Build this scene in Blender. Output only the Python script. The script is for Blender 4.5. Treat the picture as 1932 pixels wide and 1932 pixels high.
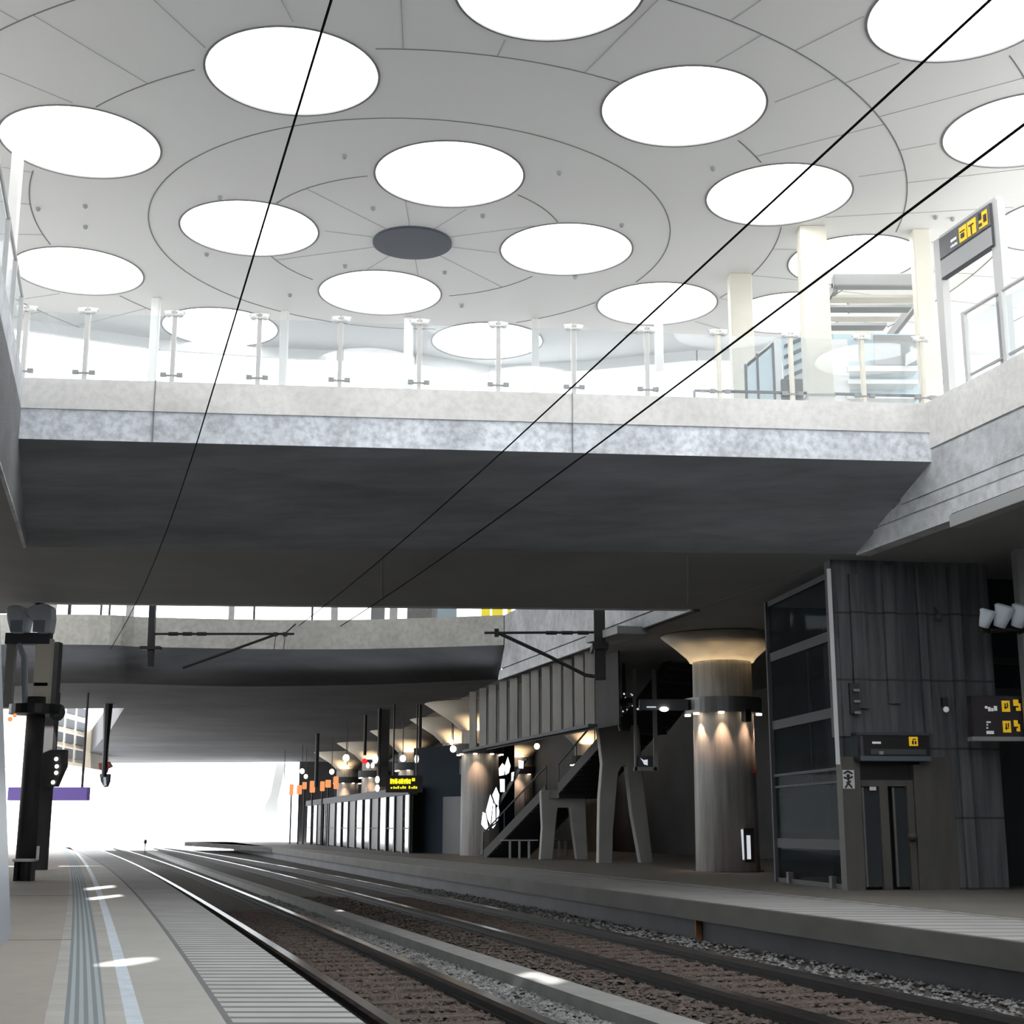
import bpy, bmesh, math, random
from mathutils import Vector, Matrix
R = math.radians
random.seed(7)
for o in list(bpy.data.objects):
    bpy.data.objects.remove(o)
SC = bpy.context.scene
COL = SC.collection

# ---------------------------------------------------------------- camera, sky, sun, exposure
EYE, FPX, HZ = 1.2, 2700.0, 1560.0
PITCH = math.atan((HZ - 966) / FPX)
cd = bpy.data.cameras.new('camera')
cd.sensor_width = 36; cd.lens = FPX / 1932 * 36; cd.clip_end = 2000; cd.clip_start = 0.05
cam = bpy.data.objects.new('camera', cd); COL.objects.link(cam)
cam.location = (0, 0, EYE); cam.rotation_euler = (R(90) + PITCH, 0, 0)
SC.camera = cam

WORLD_STRENGTH = 4.0
w = bpy.data.worlds.new('sky'); SC.world = w; w.use_nodes = True
bg = w.node_tree.nodes['Background']
bg.inputs[0].default_value = (0.93, 0.965, 1.0, 1); bg.inputs[1].default_value = WORLD_STRENGTH

SUN_SX, SUN_SY = -0.25, 1.12          # drift of a sun ray per metre it falls
sd = bpy.data.lights.new('sun', 'SUN'); sd.energy = 15; sd.angle = R(0.5); sd.color = (1, 0.97, 0.92)
sun = bpy.data.objects.new('sun', sd); COL.objects.link(sun)
sun.rotation_euler = Vector((SUN_SX, SUN_SY, -1)).to_track_quat('-Z', 'Y').to_euler()
sun.location = (0, -20, 30)

SC.view_settings.view_transform = 'Standard'; SC.view_settings.look = 'None'
SC.view_settings.gamma = 1; SC.view_settings.use_curve_mapping = False
SC.view_settings.exposure = 0.3

# ---------------------------------------------------------------- surveying helpers (photo -> place)
cP, sP = math.cos(PITCH), math.sin(PITCH)
def ray(px, py):
    u = (px - 966) / FPX; v = (966 - py) / FPX
    return (u, cP - v * sP, sP + v * cP)
def on_z(px, py, z):
    r = ray(px, py); t = (z - EYE) / r[2]
    return Vector((r[0] * t, r[1] * t, z))
def on_plane(px, py, p, d):
    n = (d[1], -d[0]); r = ray(px, py)
    t = (p[0] * n[0] + p[1] * n[1]) / (r[0] * n[0] + r[1] * n[1])
    return Vector((r[0] * t, r[1] * t, EYE + r[2] * t))
def on_y(px, py, Y): return on_plane(px, py, (0, Y), (1, 0))
TD = Vector((math.sin(R(-15.2)), math.cos(R(-15.2))))   # along the tracks
ND = Vector((TD.y, -TD.x))                              # across the tracks, to the right

# ---------------------------------------------------------------- mesh builder
class MB:
    def __init__(s): s.v = []; s.f = []; s.uv = None; s.smooth = False
    def add(s, vs, fs):
        b = len(s.v); s.v += [tuple(x) for x in vs]; s.f += [tuple(i + b for i in f) for f in fs]; return s
    def prism(s, pts, vec):
        pts = [Vector(p) for p in pts]; vec = Vector(vec); n = len(pts)
        return s.add(pts + [p + vec for p in pts],
                     [tuple(range(n))[::-1], tuple(range(n, 2 * n))] + [(i, (i + 1) % n, n + (i + 1) % n, n + i) for i in range(n)])
    def box(s, c, size, rz=0):
        x, y, z = [a / 2 for a in size]; ca, sa = math.cos(rz), math.sin(rz)
        q = [(c[0] + a * ca - b * sa, c[1] + a * sa + b * ca, c[2] - z) for a, b in ((-x, -y), (x, -y), (x, y), (-x, y))]
        return s.prism(q, (0, 0, 2 * z))
    def wall(s, p0, p1, z0, z1, t, off=0):
        """upright slab on the line p0-p1; t = thickness away from the viewer's side (left of p0->p1), off shifts it the same way"""
        d = Vector((p1[0] - p0[0], p1[1] - p0[1])).normalized(); n = Vector((-d.y, d.x))
        a = Vector(p0[:2]) + n * off; b = Vector(p1[:2]) + n * off
        q = [a, b, b + n * t, a + n * t]
        return s.prism([(p.x, p.y, z0) for p in q], (0, 0, z1 - z0))
    def tube(s, pts, r, n=8, caps=True):
        pts = [Vector(p) for p in pts]; rs = r if isinstance(r, (list, tuple)) else [r] * len(pts)
        b = len(s.v); up = None
        for i, p in enumerate(pts):
            t = (pts[min(i + 1, len(pts) - 1)] - pts[max(i - 1, 0)]).normalized()
            a = Vector((0, 0, 1)) if abs(t.z) < 0.9 else Vector((1, 0, 0))
            x = t.cross(a).normalized(); y = t.cross(x)
            for k in range(n):
                an = 2 * math.pi * (k + .5) / n
                s.v.append(tuple(p + (x * math.cos(an) + y * math.sin(an)) * rs[i]))
        for i in range(len(pts) - 1):
            for k in range(n):
                s.f.append((b + i * n + k, b + i * n + (k + 1) % n, b + (i + 1) * n + (k + 1) % n, b + (i + 1) * n + k))
        if caps:
            s.f.append(tuple(b + k for k in range(n))[::-1]); s.f.append(tuple(b + (len(pts) - 1) * n + k for k in range(n)))
        return s
    def lathe(s, prof, c=(0, 0, 0), n=32, closed=False):
        b = len(s.v); m = len(prof)
        for r, z in prof:
            for k in range(n):
                a = 2 * math.pi * k / n
                s.v.append((c[0] + r * math.cos(a), c[1] + r * math.sin(a), c[2] + z))
        for i in range(m if closed else m - 1):
            j = (i + 1) % m
            for k in range(n):
                s.f.append((b + i * n + k, b + i * n + (k + 1) % n, b + j * n + (k + 1) % n, b + j * n + k))
        if not closed:
            s.f.append(tuple(b + k for k in range(n))[::-1]); s.f.append(tuple(b + (m - 1) * n + k for k in range(n)))
        return s
    def ball(s, c, r, sz=(1, 1, 1), n=12):
        m = n // 2; prof = [(max(1e-4, math.sin(math.pi * i / m)) * r, -math.cos(math.pi * i / m) * r) for i in range(m + 1)]
        b = len(s.v); s.lathe(prof, (0, 0, 0), n)
        for i in range(b, len(s.v)):
            v = s.v[i]; s.v[i] = (c[0] + v[0] * sz[0], c[1] + v[1] * sz[1], c[2] + v[2] * sz[2])
        return s
    def rect(s, x0, y0, x1, y1, base, d, t, off=0):
        """slab seen between two photo corners on the upright plane (base, d); t deep behind it, off in front of it"""
        xm, ym = (x0 + x1) / 2, (y0 + y1) / 2
        a = on_plane(x0, ym, base, d); b = on_plane(x1, ym, base, d)
        zt = on_plane(xm, y0, base, d).z; zb = on_plane(xm, y1, base, d).z
        return s.wall(a, b, zb, zt, t, -off)
    def outline(s, px, base, d, t):
        pts = [on_plane(x, y, base, d) for x, y in px]
        n = Vector((-d[1], d[0], 0)); n = n if n.y > 0 else -n
        return s.prism(pts, n * t)

def tag(o, label=None, cat=None, group=None, kind=None):
    if label: o['label'] = label
    if cat: o['category'] = cat
    if group: o['group'] = group
    if kind: o['kind'] = kind
    return o
def build(name, mb, mat, parent=None, bevel=0, smooth=False, label=None, cat=None, group=None, kind=None):
    me = bpy.data.meshes.new(name)
    off = Vector((0, 0, 0))
    if parent is not None:
        q = parent
        while q is not None: off += q.location; q = q.parent
    me.from_pydata([tuple(Vector(v) - off) for v in mb.v], [], mb.f); me.update()
    bm = bmesh.new(); bm.from_mesh(me); bmesh.ops.recalc_face_normals(bm, faces=bm.faces)
    bm.to_mesh(me); bm.free()
    if mb.uv:
        l = me.uv_layers.new(name='UVMap')
        for lp in me.loops: l.data[lp.index].uv = mb.uv[lp.vertex_index]
    o = bpy.data.objects.new(name, me); COL.objects.link(o)
    for m in (mat if isinstance(mat, list) else [mat]): me.materials.append(m)
    if parent is not None: o.parent = parent
    if smooth:
        for p in me.polygons: p.use_smooth = len(p.vertices) == 4
    if bevel:
        b = o.modifiers.new('bevel', 'BEVEL'); b.width = bevel; b.segments = 2; b.limit_method = 'ANGLE'
    return tag(o, label, cat, group, kind)
def thing(name, loc, label, cat, group=None):
    e = bpy.data.objects.new(name, None); COL.objects.link(e); e.location = loc; e.empty_display_size = 0.2
    return tag(e, label, cat, group)
def struct(name, mb, mat, **k): return build(name, mb, mat, kind='structure', **k)
def copy_tree(o, parent=None):
    c = o.copy(); COL.objects.link(c)
    if parent is not None: c.parent = parent
    for ch in list(o.children): copy_tree(ch, c)
    return c

# ---------------------------------------------------------------- materials
def M(name, col, rough=.7, metal=0, var=0, scale=2, var2=0, scale2=12, bump=0, bscale=30, spec=.5, stretch=None, col2=None, emit=None, uv=False):
    m = bpy.data.materials.new(name); m.use_nodes = True; nt = m.node_tree; p = nt.nodes['Principled BSDF']
    p.inputs['Roughness'].default_value = rough; p.inputs['Metallic'].default_value = metal
    p.inputs['Specular IOR Level'].default_value = spec
    p.inputs['Base Color'].default_value = (*col, 1)
    if emit:
        p.inputs['Emission Color'].default_value = (*emit[0], 1); p.inputs['Emission Strength'].default_value = emit[1]
    N, L = nt.nodes.new, nt.links.new
    if var or bump:
        tc = N('ShaderNodeTexCoord'); mp = N('ShaderNodeMapping'); L(tc.outputs['UV' if uv else 'Object'], mp.inputs[0])
        if stretch: mp.inputs['Scale'].default_value = stretch
    if var:
        n1 = N('ShaderNodeTexNoise'); n1.inputs['Scale'].default_value = scale; n1.inputs['Detail'].default_value = 6; n1.inputs['Roughness'].default_value = .6
        L(mp.outputs[0], n1.inputs[0])
        r = N('ShaderNodeValToRGB'); L(n1.outputs[0], r.inputs[0])
        dk = col2 or tuple(c * (1 - var) for c in col)
        r.color_ramp.elements[0].position = .35; r.color_ramp.elements[0].color = (*dk, 1)
        r.color_ramp.elements[1].position = .65; r.color_ramp.elements[1].color = (*[min(1, c * (1 + var * .5)) for c in col], 1)
        out = r.outputs[0]
        if var2:
            n2 = N('ShaderNodeTexNoise'); n2.inputs['Scale'].default_value = scale2; n2.inputs['Detail'].default_value = 5; L(mp.outputs[0], n2.inputs[0])
            mx = N('ShaderNodeMix'); mx.data_type = 'RGBA'; mx.blend_type = 'MULTIPLY'; mx.inputs[0].default_value = 1
            r2 = N('ShaderNodeValToRGB'); L(n2.outputs[0], r2.inputs[0])
            r2.color_ramp.elements[0].position = .3; r2.color_ramp.elements[0].color = (1 - var2,) * 3 + (1,)
            r2.color_ramp.elements[1].position = .6; r2.color_ramp.elements[1].color = (1, 1, 1, 1)
            L(out, mx.inputs[6]); L(r2.outputs[0], mx.inputs[7]); out = mx.outputs[2]
        L(out, p.inputs['Base Color'])
    if bump:
        nb = N('ShaderNodeTexNoise'); nb.inputs['Scale'].default_value = bscale; nb.inputs['Detail'].default_value = 4; L(mp.outputs[0], nb.inputs[0])
        bn = N('ShaderNodeBump'); bn.inputs['Strength'].default_value = bump; bn.inputs['Distance'].default_value = .05
        L(nb.outputs[0], bn.inputs['Height']); L(bn.outputs[0], p.inputs['Normal'])
    return m
def glass_mat(name, tint, gloss=.08, milk=.05, rough=.02):
    m = bpy.data.materials.new(name); m.use_nodes = True; nt = m.node_tree; nt.nodes.clear(); N, L = nt.nodes.new, nt.links.new
    o = N('ShaderNodeOutputMaterial'); t = N('ShaderNodeBsdfTransparent'); t.inputs[0].default_value = (*tint, 1)
    g = N('ShaderNodeBsdfGlossy'); g.inputs['Roughness'].default_value = rough
    d = N('ShaderNodeBsdfDiffuse'); d.inputs[0].default_value = (.9, .93, .95, 1)
    m1 = N('ShaderNodeMixShader'); m1.inputs[0].default_value = milk; L(t.outputs[0], m1.inputs[1]); L(d.outputs[0], m1.inputs[2])
    m2 = N('ShaderNodeMixShader'); m2.inputs[0].default_value = gloss; L(m1.outputs[0], m2.inputs[1]); L(g.outputs[0], m2.inputs[2])
    L(m2.outputs[0], o.inputs[0]); return m
def translucent_mat(name, col):
    m = bpy.data.materials.new(name); m.use_nodes = True; nt = m.node_tree; nt.nodes.clear(); N, L = nt.nodes.new, nt.links.new
    o = N('ShaderNodeOutputMaterial'); t = N('ShaderNodeBsdfTranslucent'); t.inputs[0].default_value = (*col, 1); L(t.outputs[0], o.inputs[0]); return m
def emis(name, col, s):
    m = bpy.data.materials.new(name); m.use_nodes = True; nt = m.node_tree; nt.nodes.clear(); N, L = nt.nodes.new, nt.links.new
    o = N('ShaderNodeOutputMaterial'); e = N('ShaderNodeEmission'); e.inputs[0].default_value = (*col, 1); e.inputs[1].default_value = s; L(e.outputs[0], o.inputs[0]); return m
def paver_mat(name, light, dark, row, wid, mortar, rough=.75):
    m = bpy.data.materials.new(name); m.use_nodes = True; nt = m.node_tree; p = nt.nodes['Principled BSDF']; N, L = nt.nodes.new, nt.links.new
    p.inputs['Roughness'].default_value = rough
    tc = N('ShaderNodeTexCoord'); b = N('ShaderNodeTexBrick'); L(tc.outputs['UV'], b.inputs[0])
    b.inputs['Color1'].default_value = (*light, 1); b.inputs['Color2'].default_value = (*[c * .9 for c in light], 1); b.inputs['Mortar'].default_value = (*dark, 1)
    b.inputs['Scale'].default_value = 1; b.inputs['Mortar Size'].default_value = mortar; b.inputs['Mortar Smooth'].default_value = .1
    b.offset = 0; b.inputs['Brick Width'].default_value = wid; b.inputs['Row Height'].default_value = row
    n = N('ShaderNodeTexNoise'); n.inputs['Scale'].default_value = 1.3; n.inputs['Detail'].default_value = 5; L(tc.outputs['UV'], n.inputs[0])
    r = N('ShaderNodeValToRGB'); L(n.outputs[0], r.inputs[0]); r.color_ramp.elements[0].position = .3; r.color_ramp.elements[1].position = .7
    r.color_ramp.elements[0].color = (.82, .82, .82, 1)
    mx = N('ShaderNodeMix'); mx.data_type = 'RGBA'; mx.blend_type = 'MULTIPLY'; mx.inputs[0].default_value = 1
    L(b.outputs[0], mx.inputs[6]); L(r.outputs[0], mx.inputs[7]); L(mx.outputs[2], p.inputs['Base Color']); return m
def stripe_mat(name, a, b_, pitch):
    m = bpy.data.materials.new(name); m.use_nodes = True; nt = m.node_tree; p = nt.nodes['Principled BSDF']; N, L = nt.nodes.new, nt.links.new
    p.inputs['Roughness'].default_value = .7
    tc = N('ShaderNodeTexCoord'); sx = N('ShaderNodeSeparateXYZ'); L(tc.outputs['UV'], sx.inputs[0])
    mu = N('ShaderNodeMath'); mu.operation = 'MULTIPLY'; mu.inputs[1].default_value = 1 / pitch; L(sx.outputs[0], mu.inputs[0])
    fr = N('ShaderNodeMath'); fr.operation = 'FRACT'; L(mu.outputs[0], fr.inputs[0])
    gt = N('ShaderNodeMath'); gt.operation = 'GREATER_THAN'; gt.inputs[1].default_value = .5; L(fr.outputs[0], gt.inputs[0])
    mx = N('ShaderNodeMix'); mx.data_type = 'RGBA'; L(gt.outputs[0], mx.inputs[0]); mx.inputs[6].default_value = (*a, 1); mx.inputs[7].default_value = (*b_, 1)
    L(mx.outputs[2], p.inputs['Base Color']); return m
def wall_block_mat(name, c1, c2, joint, bw, rh, rz):
    """board marked concrete in big cast panels"""
    m = bpy.data.materials.new(name); m.use_nodes = True; nt = m.node_tree; p = nt.nodes['Principled BSDF']; N, L = nt.nodes.new, nt.links.new
    p.inputs['Roughness'].default_value = .75
    tc = N('ShaderNodeTexCoord'); mp = N('ShaderNodeMapping'); L(tc.outputs['Object'], mp.inputs[0]); mp.inputs['Rotation'].default_value = (R(90), 0, rz)
    n = N('ShaderNodeTexNoise'); n.inputs['Scale'].default_value = 1.2; n.inputs['Detail'].default_value = 6
    mp2 = N('ShaderNodeMapping'); L(tc.outputs['Object'], mp2.inputs[0]); mp2.inputs['Scale'].default_value = (6, 6, .35); L(mp2.outputs[0], n.inputs[0])
    r = N('ShaderNodeValToRGB'); L(n.outputs[0], r.inputs[0]); r.color_ramp.elements[0].position = .35; r.color_ramp.elements[1].position = .65
    r.color_ramp.elements[0].color = (*c2, 1); r.color_ramp.elements[1].color = (*c1, 1)
    sp = N('ShaderNodeSeparateXYZ'); L(tc.outputs['Object'], sp.inputs[0])
    mu = N('ShaderNodeMath'); mu.operation = 'MULTIPLY'; mu.inputs[1].default_value = 1 / rh; L(sp.outputs[2], mu.inputs[0])
    fr = N('ShaderNodeMath'); fr.operation = 'FRACT'; L(mu.outputs[0], fr.inputs[0])
    lt = N('ShaderNodeMath'); lt.operation = 'LESS_THAN'; lt.inputs[1].default_value = .03; L(fr.outputs[0], lt.inputs[0])
    mx = N('ShaderNodeMix'); mx.data_type = 'RGBA'; L(lt.outputs[0], mx.inputs[0]); L(r.outputs[0], mx.inputs[6]); mx.inputs[7].default_value = (*joint, 1)
    L(mx.outputs[2], p.inputs['Base Color']); return m

m_ceil = M('white_ceiling_panel', (.79, .79, .78), .6)
m_joint = M('ceiling_joint', (.2, .2, .2), .8)
m_joint2 = M('faint_panel_joint', (.42, .42, .42), .8)
m_rim = M('skylight_rim', (.16, .16, .16), .5)
m_well = M('skylight_well', (.85, .85, .85), .5)
m_pane = translucent_mat('frosted_skylight_pane', (.72, .72, .72))
m_disc = M('dark_disc', (.055, .065, .09), .5)
m_fasc = M('weathered_concrete', (.62, .64, .67), .8, var=.25, scale=.7, var2=.22, scale2=5, bump=.15, bscale=20)
m_bluewhite = M('blue_white_concrete', (.80, .84, .90), .8, var=.22, scale=.8, var2=.35, scale2=9, bump=.15, bscale=20)  # blotchy blue-white, paler than the weathered fascia concrete
m_cap = M('pale_precast_concrete', (.78, .77, .75), .8, var=.1, scale=.9, var2=.12, scale2=9, bump=.1, bscale=30)
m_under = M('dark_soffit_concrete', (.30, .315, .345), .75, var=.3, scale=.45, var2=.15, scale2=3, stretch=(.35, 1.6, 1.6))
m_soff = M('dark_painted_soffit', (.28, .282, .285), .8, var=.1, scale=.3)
m_conc = M('concrete', (.36, .355, .34), .8, var=.18, scale=1.2, var2=.15, scale2=8, bump=.1)
m_colc = M('board_marked_concrete', (.47, .465, .45), .75, var=.3, scale=3, stretch=(1.6, 1.6, .12), bump=.15, bscale=8)
m_legc = M('smooth_grey_concrete', (.33, .325, .31), .75, var=.15, scale=.8)
m_wallc = wall_block_mat('cast_wall_concrete', (.13, .135, .145), (.065, .07, .08), (.05, .05, .05), 1.2, 1.35, 0)
m_dark = M('dark_wall', (.035, .035, .037), .7, var=.3, scale=.6)
m_black = M('black_paint', (.012, .012, .014), .5)
m_wire = M('black_wire', (.006, .006, .006), .9, spec=.05)
m_navy = M('navy_cladding', (.018, .026, .036), .8, spec=.08)
m_steel = M('brushed_steel', (.125, .12, .114), .62, .3, spec=.2, var=.15, scale=1, stretch=(3, 3, .5))
m_steeld = M('dull_steel', (.20, .20, .20), .45, .6)
m_white = M('white_painted_steel', (.82, .82, .80), .45)
m_grey = M('mid_grey_paint', (.32, .33, .33), .5)
m_dgrey = M('dark_grey_paint', (.085, .09, .1), .6, spec=.12)
m_cream = M('cream_column', (.74, .71, .62), .6, var=.06, scale=1)
m_panelb = M('blue_grey_panel', (.36, .41, .47), .4, .2)
m_lp1 = M('warm_paving', (.33, .295, .26), .7, var=.08, scale=.5, var2=.06, scale2=6)
m_lp_light = paver_mat('pale_tiles', (.44, .425, .395), (.33, .31, .29), .35, .35, .008)
m_tact = stripe_mat('ribbed_guide_paving', (.17, .20, .215), (.32, .36, .37), .062)
m_line = M('white_safety_line', (.56, .63, .70), .45, var=.15, scale=6)
m_lconc = M('platform_concrete', (.38, .37, .34), .6, var=.08, scale=.4, var2=.06, scale2=5)
m_pav = paver_mat('edge_pavers', (.44, .44, .43), (.15, .15, .15), .29, 2.6, .05)
m_pavr = paver_mat('right_edge_pavers', (.40, .40, .39), (.20, .20, .20), .62, 2.3, .08)
m_rp = M('right_platform_paving', (.21, .195, .175), .6, var=.12, scale=.4, var2=.1, scale2=4)
m_lip = M('platform_lip', (.10, .098, .088), .8, var=.2, scale=.7, stretch=(1, 1, 2))
m_rwall = M('platform_wall', (.07, .07, .076), .7, var=.25, scale=.6)
m_bed = M('ballast_bed', (.07, .062, .056), .95, var=.5, scale=14, bump=.9, bscale=22)
m_stone_g = M('grey_ballast_stone', (.20, .20, .20), .85, var=.6, scale=9)
m_stone_b = M('brown_ballast_stone', (.10, .078, .066), .9, var=.5, scale=9)
m_sleep = M('rusty_brown_sleeper', (.085, .060, .052), .85, var=.4, scale=3, var2=.3, scale2=14)
m_rail = M('dark_rail_steel', (.012, .011, .011), .6, 0, spec=.2)
m_railhead = M('worn_rail_head', (.20, .20, .21), .22, 1)
m_duct = M('cable_duct_concrete', (.22, .22, .215), .8, var=.15, scale=2)
m_rust = M('rust', (.27, .12, .05), .8, var=.3, scale=5)
m_ground = M('pale_ground', (.6, .59, .57), .9, var=.08, scale=.2)
m_glass = glass_mat('clear_glass', (.93, .95, .96), .06, .09)
m_glassd = glass_mat('smoked_glass', (.60, .66, .68), .005, .015)
m_mirror = M('mirror_glass', (.34, .35, .37), .10, 1)
m_mirw = M('pale_mirror_glass', (.85, .85, .87), .12, .9)
m_cyan = M('bluish_glazing', (.55, .68, .75), .15, 0)
m_yellow = M('yellow_pictogram', (.85, .52, .02), .5, emit=((1, .6, .02), .25))
m_led = emis('yellow_display', (1, .85, .02), 1.0)
m_paper = M('white_print', (.72, .72, .74), .6)
m_signw = M('white_lettering', (.75, .75, .76), .5, emit=((1, 1, 1), .15))
m_purple = M('purple_light_box', (.20, .13, .46), .5, emit=((.25, .16, .6), .12))
m_redl = emis('red_signal_lens', (1, .02, .03), 1.5)
m_red = M('red_paint', (.30, .05, .035), .5)
m_warm = emis('warm_lamp', (1, .78, .55), 6)
m_orange = emis('orange_lamp', (1, .36, .14), .85)
m_cool = emis('white_lamp', (1, .95, .85), 3)
m_paleglow = emis('pale_glow', (.9, .93, 1), .55)  # faint glow shared by tubes, small plates and glints
m_horn = M('pale_blue_grey_horn', (.80, .88, .98), .5)

# ---------------------------------------------------------------- curves of the track geometry
def quad_fit(px, z):
    P = [on_z(x, y, z) for x, y in px]
    import numpy as np
    A = np.array([[1, p.y, p.y ** 2] for p in P]); b = np.array([p.x for p in P]); wt = np.array([1 / math.sqrt(p.y) for p in P])
    c = np.linalg.lstsq(A * wt[:, None], b * wt, rcond=None)[0]
    return lambda y: float(c[0] + c[1] * y + c[2] * y * y)
LE = quad_fit([(678, 1930), (507, 1789), (399, 1720), (308, 1666), (250, 1631), (217, 1614)], 0)
L6 = quad_fit([(428, 1930), (344, 1811), (315, 1764), (268, 1702), (232, 1662), (203, 1641), (178, 1622)], 0)
L5 = quad_fit([(268, 1930), (232, 1804), (203, 1727), (188, 1695), (177, 1666), (156, 1626), (134, 1601)], 0)
L4 = quad_fit([(236, 1930), (217, 1822), (197, 1724), (186, 1695), (175, 1666), (154, 1626), (132, 1601)], 0)
L5a = L5; L5 = lambda y: max(L5a(y), L4(y) + .105)
L3 = quad_fit([(199, 1930), (187, 1822), (176, 1731), (170, 1699), (160, 1655), (142, 1620)], 0)
L2 = quad_fit([(121, 1930), (132, 1800), (135, 1753), (136, 1690), (136, 1655), (126, 1620)], 0)
L1 = quad_fit([(83, 1930), (105, 1811), (116, 1767), (123, 1724), (132, 1659), (124, 1620)], 0)
RE = quad_fit([(1932, 1778), (1780, 1760), (1520, 1726), (1380, 1706), (1250, 1690), (1000, 1661), (850, 1641), (620, 1613), (530, 1600)], 0)
RG = quad_fit([(1932, 1735), (1589, 1696), (1250, 1663), (1000, 1640), (850, 1626), (620, 1606)], 0)
Z_R, Z_B = -.5, -.68
R1 = quad_fit([(250, 1629), (340, 1679), (420, 1727), (514, 1783), (620, 1856), (734, 1932)], Z_R)
R2 = quad_fit([(261, 1612), (375, 1652), (489, 1699), (600, 1747), (781, 1817), (890, 1870), (1031, 1931)], Z_R)
R3 = quad_fit([(341, 1608), (525, 1650), (700, 1691), (781, 1712), (926, 1755), (1071, 1798), (1300, 1855), (1603, 1929)], Z_R)
R4 = quad_fit([(341, 1603), (500, 1628), (700, 1663), (781, 1685), (962, 1723), (1300, 1792), (1603, 1850), (1932, 1928)], Z_R)
DU = quad_fit([(310, 1610), (377, 1635), (543, 1683), (600, 1700), (658, 1721), (854, 1783), (999, 1834), (1300, 1917)], Z_R)
DL = quad_fit([(304, 1612), (377, 1640), (543, 1694), (600, 1713), (658, 1730), (854, 1798), (1053, 1867), (1234, 1931)], Z_R)
def ys(a, b, n): return [a + (b - a) * (i / n) for i in range(n + 1)]
def strip(fa, fb, Y, z, t):
    """ribbon between two plan curves with thickness t below z, UV = metres across and along"""
    mb = MB(); mb.uv = []; n = len(Y); run = 0; prev = None
    for y in Y:
        a, b = fa(y), fb(y)
        if prev: run += math.hypot(a - prev[0], y - prev[1])
        prev = (a, y); wd = b - a
        for p, u in ((a, 0), (b, wd)):
            mb.v.append((p, y, z)); mb.uv.append((u, run))
        for p, u in ((a, 0), (b, wd)):
            mb.v.append((p, y, z - t)); mb.uv.append((u, run))
    for i in range(n - 1):
        k, l = 4 * i, 4 * i + 4
        mb.f += [(k, k + 1, l + 1, l), (k + 2, l + 2, l + 3, k + 3), (k, l, l + 2, k + 2), (k + 1, k + 3, l + 3, l + 1)]
    mb.f += [(0, 2, 3, 1), (4 * n - 4, 4 * n - 3, 4 * n - 1, 4 * n - 2)]
    return mb

YL = ys(3, 88, 60)
YR = ys(3, 120, 70)
off = lambda f, d: (lambda y: f(y) + d)
# ---- left platform
struct('floor', strip(lambda y: min(-30, L1(y) - 20), L1, YL, 0, 1.2), m_lp1)
struct('floor', strip(L1, L2, YL, 0, 1.2), m_lp_light)
struct('floor', strip(L2, L3, YL, 0, 1.2), m_tact)
struct('floor', strip(L3, L4, YL, 0, 1.2), m_lp_light)
struct('floor', strip(L4, L5, YL, 0, 1.2), m_line)
struct('floor', strip(L5, L6, YL, 0, 1.2), m_lconc)
struct('floor', strip(L6, LE, YL, 0, .02), m_pav)
struct('trim_2', strip(L6, off(LE, -.004), YL, -.02, .2), m_black)  # platform edge side coloured black for the shade below the pavers
struct('wall_left', strip(off(LE, -.6), off(LE, -.25), YL, -.2, 1.0), m_rwall)
sj = MB()
for y in (16.2, 26.5):
    a = on_z(0, 1560 + 1.2 * 2700 / y, 0)
    sj.wall((L1(y) - 12, y - 1.2), (L2(y), y), 0, .004, .03)
struct('trim_1', sj, M('paving_joint', (.2, .2, .21), .8))
# ---- right platform
struct('floor', strip(RE, RG, YR, 0, .012), m_pavr)
struct('trim_2', strip(off(RE, -.006), RG, YR, -.012, .30), m_lip)
struct('floor', strip(RG, off(RG, .07), YR, -.006, .3), m_black)
struct('floor', strip(off(RG, .07), lambda y: 26 - .0 * y, YR, 0, .30), m_rp)
struct('wall_right', strip(off(RE, .22), off(RE, .7), YR, -.30, .62), m_rwall)
struct('trim_3', strip(off(RE, .012), off(RE, .2), YR, -.004, .31), m_lip) if False else None
# ---- track bed
struct('ground', strip(off(LE, -.6), off(RE, .6), ys(3, 120, 70), Z_B, .3), m_bed)
g = MB().box((0, 330, -1.15), (700, 400, .3)); struct('ground', g, m_ground)
g = MB().box((-128, 64, -.35), (180, 132, .3)); struct('ground', g, m_ground)
tag(build('cable_duct', strip(DL, DU, ys(6, 110, 60), Z_R, .2), m_duct), 'pale concrete cable duct running between the two tracks', 'cable duct')

# ---- rails
rails = [(R1, 'shiny rail tight along the left platform edge'), (R2, 'right rail of the near track, left of the gravel strip'),
         (R3, 'rail just right of the concrete cable duct'), (R4, 'rail closest to the right platform wall')]
for f, lab in rails:
    t = thing('rail', (f(20), 20, Z_B), lab, 'rail')
    wb = MB()
    Y = ys(6, 125, 90)
    b = strip(off(f, 0.0), off(f, .15), Y, Z_R - .045, .07); b.uv = None
    build('web', b, m_rail, t)
    b = strip(off(f, -.05), off(f, .20), Y, Z_R - .112, .07); b.uv = None
    build('foot', b, m_rail, t)
    b = strip(off(f, -.01), off(f, .12), Y, Z_R, .047); b.uv = None
    build('head', b, m_railhead, t)

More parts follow.
